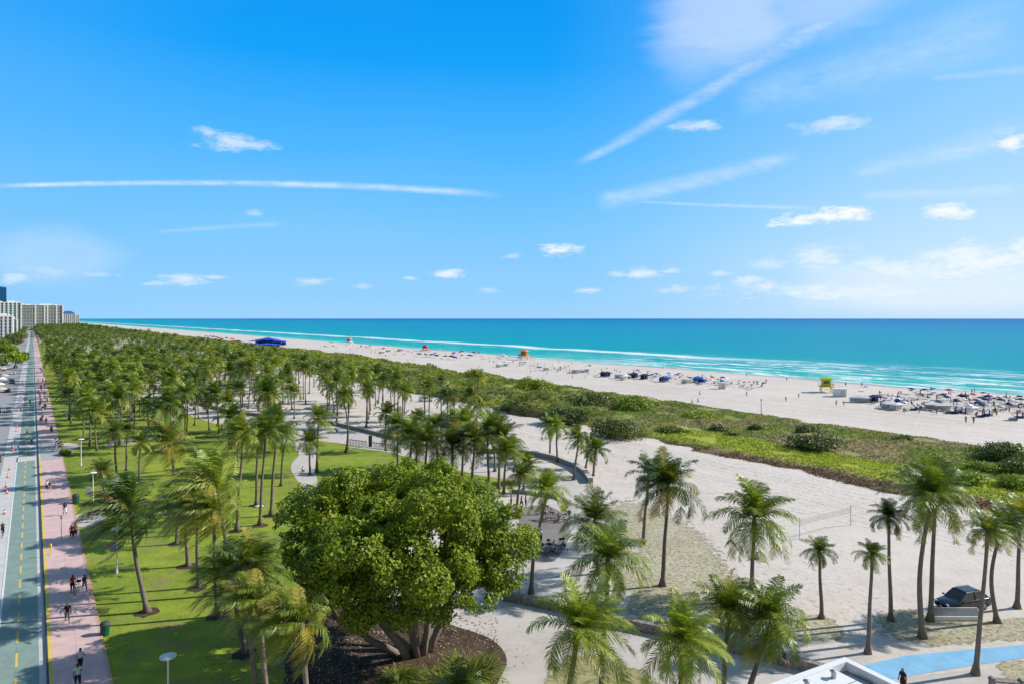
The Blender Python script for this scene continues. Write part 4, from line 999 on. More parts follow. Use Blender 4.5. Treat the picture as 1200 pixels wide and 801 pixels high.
# ------------------------------------------------------------ cars
def car(name, L, W, H, paint, label, loc, rz, pickup=False, group=None, detail=True):
    r = empty(name, loc, rz); hw = W/2
    #  x from the front (+L/2) to the rear; ring: sill, lower, belt, shoulder
    st = [(L*.5,.42,.62,.72),(L*.485,.30,.68,.84),(L*.42,.24,.80,.94),(L*.30,.2,.90,.99),(L*.16,.2,.98,1.0),(-L*.2,.2,1.0,1.0),(-L*.40,.22,1.02,.99),(-L*.48,.28,1.0,.93),(-L*.5,.42,.86,.84)]
    b = MB(); vs = []; n = 10
    for x, z0, zb, wf in st:
        w = hw*wf; vs += [(x,-w*.92,z0),(x,-w,z0+.15),(x,-w,zb*.78),(x,-w*.95,zb-.04),(x,-w*.78,zb+.02),(x,w*.78,zb+.02),(x,w*.95,zb-.04),(x,w,zb*.78),(x,w,z0+.15),(x,w*.92,z0)]
    fs = [(i*n+k, i*n+(k+1)%n, (i+1)*n+(k+1)%n, (i+1)*n+k) for i in range(len(st)-1) for k in range(n)]+[tuple(range(n)), tuple((len(st)-1)*n+k for k in range(n))[::-1]]
    b.add(vs, fs); body = b.build('body', paint, r, smooth=True)
    x0, x1, x2, x3 = (L*.24, L*.06, -L*.30, -L*.46) if not pickup else (L*.24, L*.08, -L*.12, -L*.16)
    g = MB(); zb = 1.0
    g.add([(x0,-hw*.84,zb-.05),(x0,hw*.84,zb-.05),(x1,hw*.70,H-.06),(x1,-hw*.70,H-.06),(x3,-hw*.84,zb-.03),(x3,hw*.84,zb-.03),(x2,hw*.68,H-.07),(x2,-hw*.68,H-.07)],
          [(0,1,2,3),(5,4,7,6),(1,5,6,2),(4,0,3,7),(3,2,6,7)]); g.build('window', M['carglass'], r)
    rf = MB(); rf.add([(x1+.06,-hw*.71,H-.07),(x1+.06,hw*.71,H-.07),(x2-.05,hw*.70,H-.08),(x2-.05,-hw*.70,H-.08),(x1-.1,-hw*.6,H),(x1-.1,hw*.6,H),(x2+.1,hw*.58,H-.01),(x2+.1,-hw*.58,H-.01)],
          [(0,1,5,4),(1,2,6,5),(2,3,7,6),(3,0,4,7),(4,5,6,7)]); rf.build('roof', paint, r)
    pl = MB()
    for sy in (-1,1):
        for (xa, xb) in (((x0,x1)),((x3,x2))): pl.tube([(xa, sy*hw*.85, zb-.03),(xb, sy*hw*.705, H-.06)], .035, 5)
        xm = (x1+x2)/2; pl.tube([(xm, sy*hw*.865, zb-.03),(xm, sy*hw*.705, H-.06)], .035, 5)
        pl.tube([(x1-.1, sy*hw*.62, H+.04),(x2+.1, sy*hw*.6, H+.04)], .02, 5)
    pl.build('pillar', paint if not detail else M['steel'] if False else paint, r)
    for sx in (L*.31,-L*.30):
        for sy in (-1,1):
            w = MB(); w.lathe([(.2,-.11),(.33,-.11),(.36,-.07),(.36,.07),(.33,.11),(.2,.11)], n=18); ty = w.build('tyre', M['rubber'], r, (sx, sy*(hw-.11), .36)); ty.rotation_euler = (math.pi/2,0,0)
            rm = MB(); rm.lathe([(.22,-.115),(.22,.115)], n=16)
            for k in range(5):
                a = k*1.2566; rm.box((.11*math.cos(a),.11*math.sin(a),sy*-.118),(.2,.05,.02),a)
            rm.build('rim', M['steel'], ty)
    for sy in (-1,1):
        h = MB(); h.box((L*.487, sy*hw*.66, .72),(.14,.42,.14), rz=-sy*.3, taper=.8); h.build('headlight', M['lamp_glass'], r, bevel=.02)
        t = MB(); t.box((-L*.492, sy*hw*.68, .86),(.1,.34,.16)); t.build('tail_light', M['red'], r)
        mr = MB(); mr.box((x0-.12, sy*(hw+.08), 1.02),(.12,.2,.14), taper=.8); mr.build('wing_mirror', paint, r)
        dr = MB(); dr.box((-.1, sy*hw*1.002,.80),(.16,.02,.03)); dr.box((-L*.22+.1, sy*hw*1.002,.80),(.16,.02,.03)); dr.build('door_handle', M['steel'], r)
    gr = MB(); gr.box((L*.497,0,.66),(.05,W*.5,.16)); [gr.box((L*.503,0,.60+.05*k),(.05,W*.5,.012)) for k in range(4)]; gr.box((L*.49,0,.36),(.08,W*.62,.12)); gr.build('grille', M['black'], r)
    p = MB(); p.box((L*.508,0,.46),(.02,.32,.1)); p.build('number_plate', M['plate'], r)
    if pickup:
        bd = MB(); bd.box((-L*.33,0,1.03),(L*.3,W*.8,.05)); bd.build('cargo_cover', M['black'], r)
    tag(r, label, 'car', group); return r
fr = gp(1120,718); car('parked_car', 4.75, 1.9, 1.68, M['carpaint'], 'shiny black suv parked on the sand between the palms', gp(1106,714)+V(1.95,.45,0), math.atan2(-.26,-.966))
RD = math.atan2(CA,-SA)
car('road_car', 4.9, 1.95, 1.8, M['carpaint'], 'dark suv on the road beside a yellow green street tree', gp(14,449), RD+math.pi, group='vehicles on the street')
car('road_car', 4.6, 1.85, 1.45, M['silver'], 'silver car on the road at left, right one of two', gp(10,482), RD+math.pi, group='vehicles on the street')
car('road_car', 4.6, 1.85, 1.5, M['carpaint'], 'dark car cut by the left edge beside the silver car', gp(-4,482), RD+math.pi, group='vehicles on the street')
car('road_car', 4.7, 1.85, 1.5, M['carpaint'], 'dark car cut by the left edge beside the crossing', gp(-6,540), RD, group='vehicles on the street')
for i in range(14):
    v = -11.6 if i % 2 else -7.2; u = 300+i*24+(5 if i%2 else 0)
    c = ['black','white','silver'][i%3]; o = car('road_car', 4.6, 1.85, 1.5, {'black':M['carpaint'],'white':M['whitecar'],'silver':M['silver']}[c], 'x', uv(u, v), RD+(math.pi if i%2 else 0))
    rank(o, f'{c} car far up the street', 'beyond the dark suv', 'car', 'vehicles on the street')
# white pickup on the sand and truck near the skinny palms
car('beach_truck', 4.9, 1.95, 1.8, M['whitecar'], 'white beach truck on the sand beside a palm before the dune', gp(499,470), .2+math.pi, pickup=True)
# ------------------------------------------------------------ street furniture
def lamp(loc, h, label, banner=None, sign=False):
    r = empty('street_lamp', loc)
    m = MB(); m.tube([(0,0,0),(0,0,.35),(0,0,.36),(0,0,h-.1)], [.13,.12,.075,.05], 10); m.build('pole', M['white'], r, smooth=False)
    m = MB(); m.lathe([(.10,h-.32),(.12,h-.1),(.5,h-.06),(.52,h),(.3,h+.08),(.05,h+.12)], n=20); m.build('lamp_shade', M['white'], r)
    if banner:
        m, t, b = M.get('bannermat') or new_mat('banner_print')
        s = MB(); s.box((-.42,0,h*.58),(.62,.02,.95)); s.build('banner', M['bannerpink'], r)
        s = MB(); s.box((-.33,-.014,h*.60),(.26,.012,.5)); s.box((-.5,-.014,h*.52),(.2,.012,.3)); s.build('banner_print', M['bannerblue'], r)
        s = MB(); s.tube([(0,0,h*.69),(-.75,0,h*.69)], .018, 6); s.tube([(0,0,h*.47),(-.75,0,h*.47)], .018, 6); s.build('bracket', M['white'], r)
    if sign:
        s = MB(); s.box((-.65,0,h*.38),(.75,.05,1.15)); s.build('sign_panel', M['white'], r); s = MB(); s.tube([(0,0,h*.45),(-.6,0,h*.45)], .02, 6); s.tube([(0,0,h*.30),(-.6,0,h*.30)], .02, 6); s.build('bracket', M['white'], r)
    tag(r, label, 'street lamp', 'white park lamps with disc tops')
M['bannerpink'] = simple('banner_pink', (.7,.17,.42), .6, .35, 4); M['bannerblue'] = simple('banner_blue', (.2,.4,.75), .6, .4, 5)
for px, py, ty, lab, bn, sg in [(197,845,768,'nearest white disc lamp at bottom left on the shaded lawn',0,0),(137,671,618,'white disc lamp with a pink and blue banner',1,0),(109,588,553,'white disc lamp with a white sign panel near the bins',0,1),
      (95,545,514,'white disc lamp before the crossing hedge',0,0),(304,612,592,'white disc lamp on the lawn between slim palms and the leafy tree',0,0),(78,492,482,'small far white disc lamp beside the far sidewalk',0,0)]:
    g = gp(px, py); lamp(g, zat(ty, g.y), lab, bn, sg)
# thin sign pole, hydrant, bins
r = empty('sign_pole', gp(72,632,.14)); m = MB(); m.tube([(0,0,0),(0,0,2.9)], .035, 8); m.build('pole', M['steel'], r); m = MB(); m.box((0,0,2.65),(.3,.02,.4)); m.build('sign_panel', M['white'], r); tag(r, 'thin metal sign pole on the pink sidewalk left of the person in red brown', 'sign post')
r = empty('parking_meter', gp(59,650,.14)); m = MB(); m.tube([(0,0,0),(0,0,.9)], .05, 8); m.build('pole', M['yellow'], r); m = MB(); m.box((0,0,1.05),(.3,.2,.4), taper=.8); m.build('head', M['yellow'], r, bevel=.03); tag(r, 'small yellow post at the kerb of the pink sidewalk', 'post')
def bin_(loc, label, s=1):
    r = empty('litter_bin', loc, 0, s); m = MB(); m.lathe([(.30,0),(.33,.08),(.36,.85),(.37,.9)], n=18); m.build('drum', M['green_bin'], r, smooth=False)
    m = MB(); m.lathe([(.39,.9),(.39,.96),(.28,1.12),(.12,1.18)], n=18); m.build('lid', M['dark'], r); tag(r, label, 'litter bin', 'green park litter bins')
bin_(gp(123,744), 'green litter bin at the lawn edge near the bottom of the sidewalk'); bin_(gp(89,590), 'green litter bin at the lawn edge beside the lamp with white sign', 1.25)
def cone(loc, where):
    r = empty('traffic_cone', loc); m = MB(); m.box((0,0,.02),(.4,.4,.04)); m.lathe([(.16,.04),(.11,.3)], n=12); m.lathe([(.075,.46),(.03,.75)], n=12); m.build('cone', M['cone'], r)
    m = MB(); m.lathe([(.11,.3),(.075,.46)], n=12); m.build('reflective_band', M['white'], r); rank(r, 'orange traffic cone on the white strip', where, 'traffic cone', 'cones along the bike lane')
for (px, py) in [(20,500),(19,505),(17,517),(14,525),(15,528),(11,550),(9,559),(7,570),(6,575),(8,578),(5,602),(24,480),(26,470)]: cone(gp(px,py), 'left of the green lane')
for i in range(12): cone(uv(235+i*14, -3.2), 'farther along the green lane')
# ------------------------------------------------------------ stone walls
def wall(name, pix, h, th, mat, label, cap=None):
    P = [gp(*p) for p in pix]; r = empty(name, P[0]); b = MB(); cpm = MB(); n = len(P); off = []
    for i in range(n):
        d = (P[min(i+1,n-1)]-P[max(i-1,0)]).normalized(); s = V(-d.y,d.x,0)*th/2; off.append(s)
    def run(mb, z0, z1, k):
        vs = []
        for i in range(n):
            for s in (-1,1):
                for z in (z0, z1): q = P[i]+off[i]*s*k-P[0]; vs.append((q.x,q.y,z))
        fs = []
        for i in range(n-1):
            a, c = i*4, (i+1)*4; fs += [(a,c,c+1,a+1),(a+2,a+3,c+3,c+2),(a+1,c+1,c+3,a+3)]
        fs += [(0,1,3,2), ((n-1)*4, (n-1)*4+2, (n-1)*4+3, (n-1)*4+1)]; mb.add(vs, fs)
    run(b, 0, h, 1); b.build('wall_body', mat, r)
    if cap: run(cpm, h+.003, h+.08, 1.12); cpm.build('coping', cap, r)
    tag(r, label, 'wall'); return r
wall('stone_wall', [(590,702),(620,708),(653,715),(700,727),(740,736),(790,747),(832,757),(870,766),(905,775),(940,784),(965,791),(990,799)], .8, .55, M['stone'], 'long low coral stone wall along the bottom walkway')
wall('curved_wall', [(560,530),(600,531),(630,534),(652,539),(672,547),(685,556),(692,566)], .85, .8, M['grey'], 'curved grey low wall at the sand behind the plaza', M['concrete'])
wall('low_wall', [(378,495),(395,498),(420,504),(445,510),(466,515)], .75, .5, M['stone'], 'dark low stone wall behind the share bicycles')
wall('low_wall', [(195,466),(210,468),(235,474),(258,480),(290,486),(330,489)], .75, .5, M['stone'], 'dark low stone wall through the palm grove behind the lawn')
wall('low_wall', [(600,577),(625,579),(655,584),(668,590)], .5, .4, M['grey'], 'short grey bench wall at the back of the plaza')
def bench(loc, rz, where):
    r = empty('bench', loc, rz); m = MB(); [m.box((0,-.18+.12*k,.45),(1.8,.09,.04)) for k in range(4)]; m.build('seat', M['wood'], r); m = MB(); [m.box((0,.27,.6+.13*k),(1.8,.04,.09)) for k in range(3)]; m.build('backrest', M['wood'], r)
    for x in (-.75,.75): m = MB(); m.box((x,0,.22),(.06,.5,.44)); m.box((x,.26,.65),(.06,.05,.5)); m.build('leg', M['dark'], r)
    rank(r, 'wooden bench', where, 'bench', 'park benches')
for i, (px, py, rz) in enumerate([(392,505,2.6),(378,500,2.6),(345,497,2.8),(282,489,2.7)]): bench(gp(px,py), rz, 'on the promenade near the share bicycles')
# the long low board by the car
g = gp(1094,726); r = empty('info_panel', g, .0); m = MB(); m.box((1.9,.25,.55),(4.3,.06,.7), R=Matrix.Rotation(-.6,3,'X')); m.build('board', M['grey'], r)
m = MB(); m.box((1.9,-.12,.22),(4.4,.1,.3)); m.box((1.9,.50,.84),(4.4,.08,.08)); m.box((-.3,.25,.55),(.08,.06,.75), R=Matrix.Rotation(-.6,3,'X')); m.box((4.1,.25,.55),(.08,.06,.75), R=Matrix.Rotation(-.6,3,'X')); m.build('frame', M['white'], r)
for x in (.0,3.8): m = MB(); m.tube([(x,.2,0),(x,.2,.45)], .07, 8); m.build('leg', M['white'], r)
tag(r, 'low slanted grey board with white frame in front of the black car', 'board')
# broken concrete seat at lower right
g = gp(1180,806); r = empty('concrete_bench', g, -.15); m = MB(); m.box((0,0,.52),(2.2,.6,.14)); m.build('seat', M['stone'], r, bevel=.03)
for x in (-.95,.95): m = MB(); m.box((x,0,.36),(.26,.6,.72), taper=.85); m.build('end_support', M['stone'], r, bevel=.03)
tag(r, 'dark concrete bench at the bottom right edge below the blue path', 'bench')
person(gp(918,772,.75)+V(0,0,-.02), math.pi+.2, 'chair', 'black', 'grey', 'person in black sitting on the stone wall under the leaning palm', group='people near the stone wall', scale=1.0).location.z = .32
# red umbrella and people behind the white roof
def umbrella(loc, R_, h, mat, tilt=0, mat2=None):
    key = ('umb', R_, h, mat.name)
    if key in _mc: r = copy_tree(_mc[key])
    else:
        r = empty('beach_umbrella'); m = MB(); m.tube([(0,0,0),(0,0,h)], .022, 6); m.build('pole', M['white'], r)
        m = MB(); n = 10; vs = [(0,0,h)]
        for q, z in ((.5,h-.13*R_),(1,h-.42*R_)):
            for k in range(n): a = 2*math.pi*k/n; s = R_*q; vs.append((s*math.cos(a), s*math.sin(a), z))
        fs = [(0,1+k,1+(k+1)%n) for k in range(n)]+[(1+k,1+n+k,1+n+(k+1)%n,1+(k+1)%n) for k in range(n)]
        # underside so the canopy has a thickness
        b0 = len(vs); vs += [(x,y,z-.03) for x,y,z in vs]; fs += [tuple(b0+i for i in f[::-1]) for f in fs]; m.add(vs, fs); m.build('canopy', mat, r); _mc[key] = r
    r.location = loc; r.rotation_euler = (tilt, tilt*.5, PR.uniform(0,6)); return r
tag(umbrella(gp(1046,826), .8, 1.6, M['red']), 'red umbrella just behind the white flat roof', 'umbrella')
person(gp(1058,812), 2, 'stand', 'black', 'black', 'person in black beside the red umbrella at the bottom edge', group='people near the stone wall')
person(gp(855,664), .5, 'walk', 'grey', 'black', 'person in grey on the sand left of the dense palm', group='people on the inner sand') if False else None
person(gp(886,655), .5, 'sit', 'pink', 'navy', 'person sitting on the sand just right of the dense palm trunk', group='people on the inner sand')
# thin white pole in front of the bushy palms
r = empty('white_pole', gp(782,830)); m = MB(); m.tube([(0,0,0),(0,0,4.4)], [.07,.05], 8); m.build('pole', M['white'], r); m = MB(); m.lathe([(.09,4.38),(.12,4.5),(.02,4.62)], n=12); m.build('finial', M['white'], r); tag(r, 'thin white pole in front of the bushy palm at the bottom', 'pole')
# volleyball court
def post(loc, h, label):
    r = empty('net_post', loc); m = MB(); m.tube([(0,0,0),(0,0,h)], .05, 8); m.build('pole', M['steel'], r); m = MB(); m.lathe([(.07,.9),(.07,1.5)], n=10); m.build('padding', M['white'], r); tag(r, label, 'post', 'volleyball posts'); return loc
pa = post(gp(937,631), 2.5, 'volleyball post left of the net, near the dense palm'); pb = post(gp(997,615), 2.5, 'volleyball post right of the net')
M['net'] = None
def netmat():
    m, t, b = new_mat('net'); tc = t.n('ShaderNodeTexCoord').outputs['Object']; s = t.n('ShaderNodeSeparateXYZ'); t.put(s.inputs[0], tc)
    a = t.m('LESS_THAN', t.m('FRACT', t.m('MULTIPLY', s.outputs[0], 8)), .05); c = t.m('LESS_THAN', t.m('FRACT', t.m('MULTIPLY', s.outputs[2], 8)), .05)
    t.put(b.inputs['Alpha'], t.m('MAXIMUM', a, c)); b.inputs['Base Color'].default_value = (.1,.1,.1,1); return m
d = pb-pa; r = empty('volleyball_net', pa, math.atan2(d.y,d.x)); m = MB(); m.box((d.length/2,0,1.95),(d.length-.1,.012,.8)); m.build('mesh', netmat(), r); m = MB(); m.box((d.length/2,0,2.38),(d.length-.1,.02,.04)); m.box((d.length/2,0,1.53),(d.length-.1,.02,.03)); m.build('tape', M['white'], r); tag(r, 'volleyball net strung between two posts on the inner sand', 'net')
r = empty('sign_post', gp(892,487)); m = MB(); m.tube([(0,0,0),(0,0,4.6)], [.09,.07], 8); m.build('pole', M['dark'], r); m = MB(); m.box((0,0,4.3),(.3,.05,.5)); m.build('sign_panel', M['white'], r); tag(r, 'tall thin post on the beach side of the dune', 'sign post')
# ------------------------------------------------------------ lifeguard towers
def tower(loc, rz, main, trim, label, s=1.0):
    r = empty('lifeguard_tower', loc, rz, s)
    for x in (-1.6,1.6):
        for y in (-1.6,1.6): m = MB(); m.tube([(x*1.1,y*1.1,0),(x,y,2.0)], .13, 8); m.build('leg', trim, r)
    m = MB(); m.tube([(-1.6,-1.6,.3),(1.6,-1.6,1.8)], .06, 5); m.tube([(1.6,1.6,.3),(-1.6,1.6,1.8)], .06, 5); m.tube([(-1.6,1.6,.3),(-1.6,-1.6,1.8)], .06, 5); m.build('brace', trim, r)
    m = MB(); m.box((0,0,2.1),(4.6,4.6,.2)); m.build('deck', trim, r)
    m = MB(); m.box((0,0,3.4),(2.9,2.9,2.4)); m.build('cabin', main, r, bevel=.05)
    for a in range(4):
        R = Matrix.Rotation(a*math.pi/2, 3, 'Z'); m = MB(); m.box(R@V(0,-1.47,3.6), (1.7,.05,1.0), R=R); m.build('window', M['glass'], r)
    m = MB(); m.box((0,0,4.7),(3.9,3.9,.22)); m.add([(-1.95,-1.95,4.82),(1.95,-1.95,4.82),(1.95,1.95,4.82),(-1.95,1.95,4.82),(0,0,5.7)], [(0,1,4),(1,2,4),(2,3,4),(3,0,4)]); m.build('roof', main, r)
    m = MB(); m.box((0,-1.98,4.7),(3.96,.04,.3)); m.box((0,1.98,4.7),(3.96,.04,.3)); m.box((-1.98,0,4.7),(.04,3.96,.3)); m.box((1.98,0,4.7),(.04,3.96,.3)); m.build('fascia', trim, r)
    m = MB()
    for a in range(4):
        R = Matrix.Rotation(a*math.pi/2, 3, 'Z')
        if a == 3: continue
        for z in (2.6,3.1): m.tube([R@V(-2.25,-2.25,z), R@V(2.25,-2.25,z)], .05, 5)
        for x in (-2.25,-1.1,0,1.1,2.25): m.tube([R@V(x,-2.25,2.2), R@V(x,-2.25,3.1)], .05, 5)
    m.build('railing', trim, r)
    m = MB(); m.add([(2.3,-.6,2.2),(2.3,.6,2.2),(6.3,.6,.02),(6.3,-.6,.02),(2.3,-.6,2.1),(2.3,.6,2.1),(6.2,.6,-.05),(6.2,-.6,-.05)], [(0,1,2,3),(4,7,6,5),(0,3,7,4),(1,5,6,2)])
    for y in (-.6,.6): m.tube([(2.3,y,3.1),(6.2,y,.95)], .05, 5); m.tube([(4.3,y,1.1),(4.3,y,2.0)], .05, 5); m.tube([(6.2,y,.0),(6.2,y,.95)], .05, 5)
    m.build('ramp', trim, r); tag(r, label, 'lifeguard tower', 'colourful lifeguard towers')
tower(gp(968,459), -.3, M['lime'], M['yellow'], 'lime green and yellow lifeguard tower beside a white box near the water')
tower(gp(614,421), -.3, M['orange'], M['yellow'], 'orange lifeguard tower with white window band near the water', 1.15)
tower(gp(409,403), -.3, M['pinkt'] if 'pinkt' in M else M['wood'], M['white'], 'pinkish brown lifeguard tower far up the beach', 1.1)
tower(gp(498,411), -.3, M['red'], M['orange'], 'small red lifeguard hut beyond the dark umbrellas', .9)
# ------------------------------------------------------------ beach furniture
def cabana_tent(loc, rz, mat, w=2.4, d=2.0, h=2.0):
    key = ('cab', mat.name, w, d, h)
    if key in _mc: r = copy_tree(_mc[key])
    else:
        r = empty('beach_tent'); m = MB(); m.add([(-w/2,-d/2,h*.78),(w/2,-d/2,h*.78),(w/2,d/2,h*.78),(-w/2,d/2,h*.78),(0,0,h*1.1),(-w/2,-d/2,h*.7),(w/2,-d/2,h*.7),(w/2,d/2,h*.7),(-w/2,d/2,h*.7)], [(0,1,4),(1,2,4),(2,3,4),(3,0,4),(0,5,6,1),(1,6,7,2),(2,7,8,3),(3,8,5,0)]); m.build('canopy', mat, r)
        for x in (-1,1):
            for y in (-1,1): q = MB(); q.tube([(x*w*.48,y*d*.48,0),(x*w*.48,y*d*.48,h*.76)], .03, 5); q.build('pole', M['white'], r)
        q = MB(); q.box((0,d*.47,h*.38),(w*.92,.03,h*.72)); q.build('back_panel', mat, r); _mc[key] = r
    r.location = loc; r.rotation_euler = (0,0,rz); return r
def lounger(loc, rz, mat):
    key = ('lng', mat.name)
    if key in _mc: r = copy_tree(_mc[key])
    else:
        r = empty('beach_lounger'); m = MB(); m.box((0,-.3,.34),(.62,1.3,.07)); m.build('seat', mat, r); m = MB(); m.box((0,.62,.58),(.62,.75,.07), R=Matrix.Rotation(.85,3,'X')); m.build('backrest', mat, r)
        m = MB(); [m.tube([(x,y,0),(x,y,.32)], .025, 5) for x in (-.27,.27) for y in (-.85,.3)]; m.tube([(-.3,-.95,.32),(-.3,.4,.32)], .025, 5); m.tube([(.3,-.95,.32),(.3,.4,.32)], .025, 5); m.build('frame', M['white'], r); _mc[key] = r
    r.location = loc; r.rotation_euler = (0,0,rz); return r
def hood(loc, rz, mat):
    """two seat clamshell cabana"""
    key = ('hood', mat.name)
    if key in _mc: r = copy_tree(_mc[key])
    else:
        r = empty('clamshell_cabana'); m = MB(); n = 8; vs = []; L = 1.0
        for x in (-1,1):
            for k in range(n+1): a = math.pi*.5*k/n*1.15; vs.append((x*.95, .9-1.5*math.sin(a)*.9, 0+1.55*(1-math.cos(a))*0+1.6*math.sin(min(a+.35,1.57))))
        fs = [(k,k+1,n+2+k,n+1+k) for k in range(n)]+[tuple(range(n+1)), tuple(n+1+k for k in range(n+1))[::-1]]; m.add(vs, fs); m.add([(v[0]*.96,v[1]+.03,v[2]-.04) for v in vs], [fs[i][::-1] for i in range(n)])
        m.box((0,.85,.8),(1.9,.05,1.5)); m.build('hood', mat, r); m = MB(); m.box((0,-.1,.3),(1.7,1.6,.12)); m.build('seat', mat, r); m = MB(); [m.box((x,y,.12),(.08,.08,.24)) for x in (-.8,.8) for y in (-.8,.6)]; m.build('leg', M['white'], r); _mc[key] = r
    r.location = loc; r.rotation_euler = (0,0,rz); return r
def box_hut(loc, w, d, h, label, mat=None):
    r = empty('storage_hut', loc, -.2); m = MB(); m.box((0,0,h/2),(w,d,h)); m.build('wall', mat or M['white'], r, bevel=.04); m = MB(); m.box((0,0,h+.06),(w+.25,d+.25,.12)); m.build('roof', M['white'], r); m = MB(); m.box((w*.15,-d/2-.02,h*.42),(w*.35,.04,h*.75)); m.build('door', M['strip'], r); tag(r, label, 'hut')
box_hut(gp(984,464), 3.6, 3.0, 2.6, 'white storage hut standing right beside the lime lifeguard tower')
box_hut(gp(846,455), 2.4, 2.2, 2.3, 'small white hut on the sand right of the navy umbrellas')
BR = random.Random(31)
def zone(px):
    if px < 430: return 'far up the beach'
    if px < 600: return 'left of the orange tower'
    if px < 720: return 'right of the orange tower'
    if px < 850: return 'between orange and lime towers'
    if px < 1000: return 'near the lime tower'
    if px < 1100: return 'right of the lime tower'
    return 'at the far right'
def um(px, py, c, R_=1.4, h=2.2):
    mt = {'navy':M['navy'],'white':M['white'],'red':M['red'],'blue':M['royal'],'teal':M['teal'],'tan':M['tanfab'],'yellow':M['yellow']}[c]
    rank(umbrella(gp(px,py), R_, h, mt, BR.uniform(-.25,.25)), f'{c} beach umbrella', zone(px), 'umbrella', 'umbrellas on the beach')
def tn(px, py, c, w=2.6, d=2.2, h=2.0):
    mt = {'navy':M['navy'],'white':M['white'],'blue':M['royal'],'tan':M['tanfab'],'teal':M['teal']}[c]
    rank(cabana_tent(gp(px,py), BR.uniform(-.4,.4), mt, w, d, h), f'{c} open tent on sand', zone(px), 'tent', 'tents on the beach')
def lg(px, py, c, rz=None):
    mt = {'navy':M['navy'],'white':M['white'],'blue':M['royal'],'black':M['black']}[c]
    rank(lounger(gp(px,py), -2.2 if rz is None else rz, mt), f'{c} beach lounger', zone(px), 'lounger', 'loungers on the beach')
def hd(px, py, c):
    mt = {'navy':M['navy'],'white':M['white'],'blue':M['royal']}[c]
    rank(hood(gp(px,py), -2.1+BR.uniform(-.1,.1), mt), f'{c} clamshell beach cabana', zone(px), 'cabana', 'cabanas on the beach')
# right crowd
for px, py, w in ((1006,471,5.2),(1015,471,2.4),(1046,479,4.5),(1053,480,4.0),(1039,478,2.6),(1096,480,5.0),(1106,481,4.6),(1140,484,3.0)): tn(px, py, 'white', w, 2.4, 2.1)
for px, py in ((1024,471),(1028,471)): tn(px, py, 'navy', 3.0, 2.6, 2.3)
for px, py in ((1036,476),(1052,474),(1060,475)): tn(px, py, 'navy', 1.6, 1.6, 1.9)
for px, py in ((1106,468),(1109,471),(1127,469),(1131,469),(1143,475),(1150,472),(1156,474),(1120,475),(1084,462),(1068,461),(1146,478),(1158,470),(1172,474),(1196,474)): um(px, py, 'navy')
for px, py in ((1095,461),(1140,468),(1017,458),(1112,462)): um(px, py, BR.choice(('red','white','teal')))
for px, py in ((1115,483),(1119,484),(1123,482),(1127,483),(1155,487),(1159,486),(1149,488),(1194,489),(1199,489),(1187,492),(1071,480),(1076,479),(1081,478)): hd(px, py, 'navy')
for i in range(14): lg(1168+i*2.6, 476+BR.uniform(-.5,.5)+i*.12, 'navy')
for px, py in ((1170,481),(1173,481),(1176,482),(1190,484),(1193,484),(1196,484),(1060,466),(1063,466),(1054,471),(1057,471),(1034,463),(1038,463),(1070,468),(1073,468),(1084,472),(1087,472),(1090,463),(1079,465)): lg(px, py, 'navy')
for i in range(16): lg(BR.uniform(1040,1160), BR.uniform(463,480), BR.choice(('white','navy')))
for i in range(46): px = BR.uniform(1040, 1200); py = BR.uniform(461, 478)+(px-1040)*.03; um(px, py, BR.choice(('navy','navy','white','navy','white','white','tan')), BR.uniform(.75,1.1), 1.9)
for i in range(40): lg(BR.uniform(1020,1200), BR.uniform(463,483), BR.choice(('white','navy')))
# navy umbrellas zone
for px, py in ((707,441),(712,441),(741,443),(743,442),(754,444),(757,444),(781,447),(778,447),(822,448),(818,447)): tn(px, py, 'blue' if px > 780 else 'navy', 3.4, 3.0, 2.3)
for px, py, w in ((680,436,6.5),(686,436,4),(676,437,5),(727,443,5),(733,445,4),(805,449,4)): tn(px, py, 'white', w, 2.6, 2.4)
for i in range(22): px = BR.uniform(675, 870); py = 432+(px-675)*.092+BR.uniform(-2,4); um(px, py, BR.choice(('white','navy','blue','red','teal','tan')), 1.2)
for i in range(70): px = BR.uniform(650, 880); py = 431+(px-660)*.092+BR.uniform(-1,6); lg(px, py, BR.choice(('white','navy','white')))
# left of the orange tower
for px, py in ((491,417),(499,418),(506,418),(511,419),(522,420),(529,420),(532,421),(541,414),(554,415),(560,416),(551,419)): um(px, py, 'navy', 1.9, 2.4)
for px, py, w in ((586,433-3,4),(592,429,3),(595,427,4),(566,443,7),(572,444,5),(640,434,3),(447,414,4),(455,412,4),(469,411,5)): tn(px, py, 'white' if px != 566 else 'tan', w, 2.6, 2.2)
for i in range(34): px = BR.uniform(610, 900); um(px, 426+(px-610)*.088+BR.uniform(-1,6), BR.choice(('white','navy','white','tan','blue')), BR.uniform(.8,1.1), 1.9)
for i in range(36): px = BR.uniform(380, 610); py = 403+(px-380)*.072+BR.uniform(-1.0,6); um(px, py, BR.choice(('white','navy','blue','red','tan','white')), 1.5, 2.4)
for i in range(26): px = BR.uniform(420, 610); py = 406+(px-420)*.075+BR.uniform(0,6); lg(px, py, BR.choice(('white','navy')))
for i in range(10): px = BR.uniform(615, 680); py = 424+(px-615)*.09+BR.uniform(2,8); lg(px, py, BR.choice(('white','navy')))
# far dark umbrella rows
for i in range(22): px = 232+BR.uniform(0,54); py = 397+(px-232)*.10+BR.uniform(-1,2.0)-(0 if i%2 else 2.0); um(px, py, 'navy' if i%3 else 'red', 2.6, 3.0)
